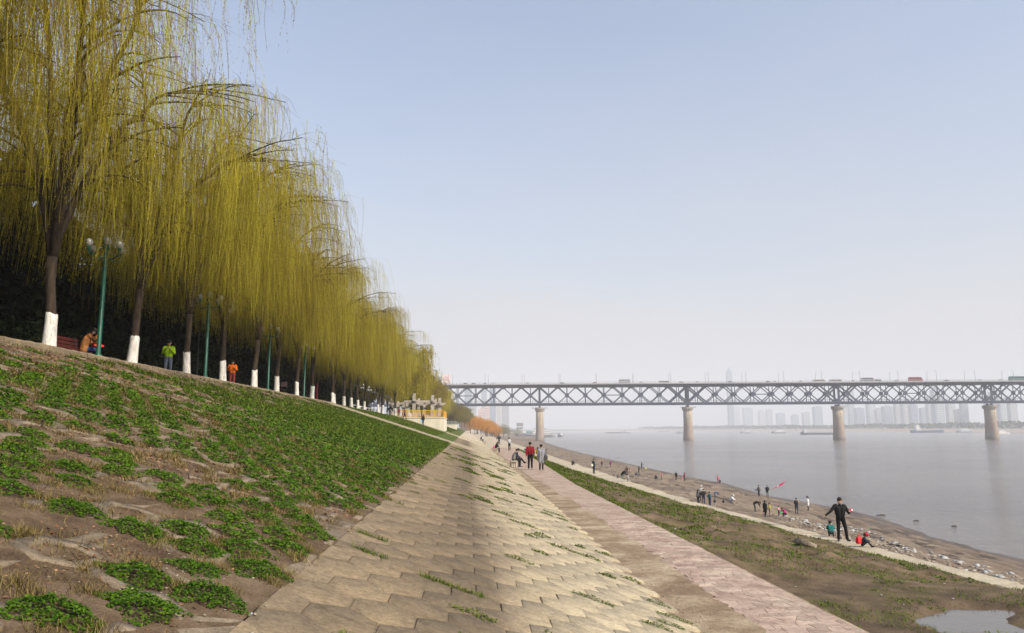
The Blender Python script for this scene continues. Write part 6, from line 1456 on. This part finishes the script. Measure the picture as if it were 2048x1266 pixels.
person('stooping grey figure on the paved edge beyond the walkers', 9.6, 128, 200, 1.35, 'bend', (.13, .13, .14), (.10, .10, .11), z=gz(9.6, 128))
person('person in black sitting on the distant bench', 2.86, 168.2, 80, 1.7, 'sit', BLK, DK, z=7.555)
person('person in white sitting on the distant bench', 3.02, 168.8, 80, 1.7, 'sit', (.66, .67, .68), (.10, .10, .12), z=7.555)
person('tiny figure in dark clothes walking before the orange trees, left of two', 12.5, 330, 20, 1.7, 'step', DK, BLK)
person('tiny figure in brown walking before the orange trees, right of two', 13.6, 328, 20, 1.7, 'step', (.2, .1, .08), BLK)
person('tiny dark figure standing near the right edge of the far paving', 15.2, 285, 0, 1.7, 'stand', DK, BLK)
# on the slope and under the trees
person('person in a brown jacket walking on the far stairs below the railing', -9.8, 121.6, 110, 1.74, 'walk', (.17, .055, .022), BLK, z=gz(-9.8, 121.6) + .03)
person('person in black with a light blue bag on the far stairs', -6.7, 117.5, 340, 1.72, 'step', BLK, (.03, .04, .08), hair='long', z=gz(-6.7, 117.5))
person('person in black leaning at the kerb before the pergola, left of two', -11.9, 118.5, 100, 1.75, 'bend', BLK, BLK, z=12.5)
person('person in dark clothes standing at the kerb before the pergola, right of two', -11.9, 120.6, 250, 1.7, 'stand', (.04, .042, .06), (.10, .10, .12), z=12.5)
person('child in a pink jacket at the left end of the yellow railing', -11.6, 132.0, 190, 1.45, 'stand', (.62, .05, .20), (.05, .05, .06), z=12.48)
person('person in a neon yellow-green jacket looking down at the phone under the willows', -13.3, 34.9, 165, 1.70, 'phone', (.38, .62, .01), (.13, .15, .20), sleeve=(.36, .60, .01), z=12.5, fine=True)
person('person in bright orange work clothes behind a white trunk', -13.3, 44.3, 170, 1.66, 'phone', (.78, .17, .008), (.22, .04, .03), z=12.5)
person('person in tan coat and jeans on the red bench with a hand raised', -13.15, 27.0, 62, 1.70, 'sitphone', (.34, .145, .045), (.03, .055, .16), hair='long', z=12.46, shoe=(.5, .5, .5), coat=.06)
person_build()
# things held or carried
def bag(x, y, z, d, col, label, rz=0.0, name='bag', cat='bag', strap=None):
    m = MB(); w, t, h = d
    m.loft([[(-w * .42, -t * .4, 0), (w * .42, -t * .4, 0), (w * .42, t * .4, 0), (-w * .42, t * .4, 0)], [(-w * .5, -t * .5, h * .25), (w * .5, -t * .5, h * .25), (w * .5, t * .5, h * .25), (-w * .5, t * .5, h * .25)], [(-w * .48, -t * .42, h * .8), (w * .48, -t * .42, h * .8), (w * .48, t * .42, h * .8), (-w * .48, t * .42, h * .8)], [(-w * .3, -t * .2, h), (w * .3, -t * .2, h), (w * .3, t * .2, h), (-w * .3, t * .2, h)]])
    m.tube([(-w * .2, 0, h * .97), (-w * .15, 0, h + (strap or .1)), (w * .15, 0, h + (strap or .1)), (w * .2, 0, h * .97)], .012, 5, False)
    o = m.build(name, paint(col, .7), None, (x, y, z), rz); tag(o, label, cat); return o
bag(15.30, 30.15, 5.72, (.24, .14, .27), (.62, .03, .035), 'red backpack on the back of the child in the red cap', .4, 'backpack', 'backpack')
bag(5.02, 49.5, 8.28, (.16, .26, .30), (.05, .055, .06), 'dark shoulder bag at the side of the person in the grey coat', 0, strap=.4)
bag(2.98, 88.35, 8.05, (.12, .26, .30), (.70, .06, .26), 'pink bag behind the person on the second bench', .2)
bag(-6.95, 117.3, gz(-6.9, 117.3) + .48, (.26, .14, .30), (.20, .50, .68), 'light blue carrier bag hanging from the hand of the person in black', .3)
bag(44.6, 193.4, .2, (.5, .35, .35), (.60, .55, .05), 'yellow bag standing beside the angler')
bag(33.2, 150.2, gz(33.2, 150.2), (.6, .4, .3), (.10, .10, .11), 'dark bag on the silt beside the squatting grey figure')
bag(12.98, 80.9, 6.35, (.22, .12, .24), (.60, .58, .54), 'white bag at the hip of the person on the strip', .5)
bag(-12.86, 27.35, 13.09, (.36, .22, .10), (.75, .035, .02), 'bright red bag on the lap of the seated person', 1.0, strap=.02)
m = MB(); m.lathe([(.02, -.04), (.075, -.036), (.088, 0), (.075, .036), (.02, .04)], 14); ho = m.build('round_toy', paint((.45, .03, .05), .5), None); ho.matrix_local = Matrix.Translation((15.72, 31.42, 6.86)) @ Matrix.Rotation(1.2, 4, 'X')
m = MB(); m.lathe([(.02, -.046), (.034, -.043), (.034, .043), (.02, .046)], 12); m.build('white_hub', paint((.75, .75, .74), .5), ho); tag(ho, 'red and white round object in the left hand of the person with arms spread', 'toy')
m = MB(); m.box((0, 0, 0), (.30, .22, .1), top=(.8, .8)); m.lathe([(.05, .05), (.09, .14)], 8); o = m.build('sand_toy', paint((.05, .45, .16), .4), None, (31.75, 78.1, gz(31.7, 78.1) + .42)); tag(o, 'green plastic toy held by the child in the pink vest', 'toy')
m = MB(); m.tube([(43.95, 194.1, 1.3), (44.8, 193.8, 2.3), (46.0, 193.4, 3.2)], [.025, .018, .01], 5); o = m.build('fishing_rod', M['dkpole']); tag(o, 'thin fishing rod slanting over the water from the angler', 'fishing rod')
# the kite: a pink windsock body on a frame with a striped tail
kt = empty('kite', (43.6, 110.0, 1.1)); tag(kt, 'pink and white kite with a yellow-and-black striped tail over the shallows', 'kite')
m = MB(); m.loft([[(0.1, 0, .52), (.12, .04, .5), (.1, .05, .46), (.08, .02, .46)], [(.95, -.08, 1.10), (1.02, .18, 1.02), (.98, .2, .86), (.9, .0, .84)], [(1.55, -.12, 1.42), (1.62, .22, 1.36), (1.58, .24, 1.08), (1.5, .0, 1.05)], [(1.95, 0, 1.62), (1.98, .05, 1.6), (1.97, .05, 1.56), (1.94, .01, 1.56)]]); m.build('sail', paint((.62, .03, .13), .6), kt)
m = MB(); m.loft([[(.62, -.13, .93), (.68, .2, .86), (.66, .2, .78), (.6, -.05, .76)], [(.92, -.14, 1.12), (1.0, .22, 1.04), (.97, .22, .92), (.9, -.06, .9)]]); m.build('white_panel', paint((.72, .70, .70), .6), kt)
for i in range(9):
    m = MB(); a = 1 - i / 9; m.bar((-1.05 + .128 * i, 0, -.18 + .078 * i), (-1.05 + .128 * (i + .94), 0, -.18 + .078 * (i + .94)), .07, .02); m.build('tail_segment', paint((.62, .58, .12) if i % 2 else BLK, .6), kt)
m = MB(); m.tube([(.1, 0, .5), (-.2, .8, .3), (-.35, 1.4, .35)], .006, 4); m.build('line', M['dkpole'], kt)

# ------------------------------------------------------------------ river haze over the whole scene
hz = bpy.data.meshes.new('haze')
bx = [(-500, -950, -5), (4400, -950, -5), (4400, 6300, -5), (-500, 6300, -5), (-500, -950, 320), (4400, -950, 320), (4400, 6300, 320), (-500, 6300, 320)]
hz.from_pydata(bx, [], [(0, 3, 2, 1), (4, 5, 6, 7), (0, 1, 5, 4), (1, 2, 6, 5), (2, 3, 7, 6), (3, 0, 4, 7)])
hm_ = bpy.data.materials.new('haze_air'); hm_.use_nodes = True; ht = hm_.node_tree
for nd in list(ht.nodes):
    if nd.type == 'BSDF_PRINCIPLED': ht.nodes.remove(nd)
pvn = ht.nodes.new('ShaderNodeVolumePrincipled'); pvn.inputs['Color'].default_value = (0.93, 0.955, 1.0, 1)
pvn.inputs['Density'].default_value = HAZE_DENSITY; pvn.inputs['Anisotropy'].default_value = 0.0
ht.links.new(pvn.outputs[0], ht.nodes['Material Output'].inputs['Volume'])
hz.materials.append(hm_); haze = obj('haze', hz); haze['kind'] = 'stuff'
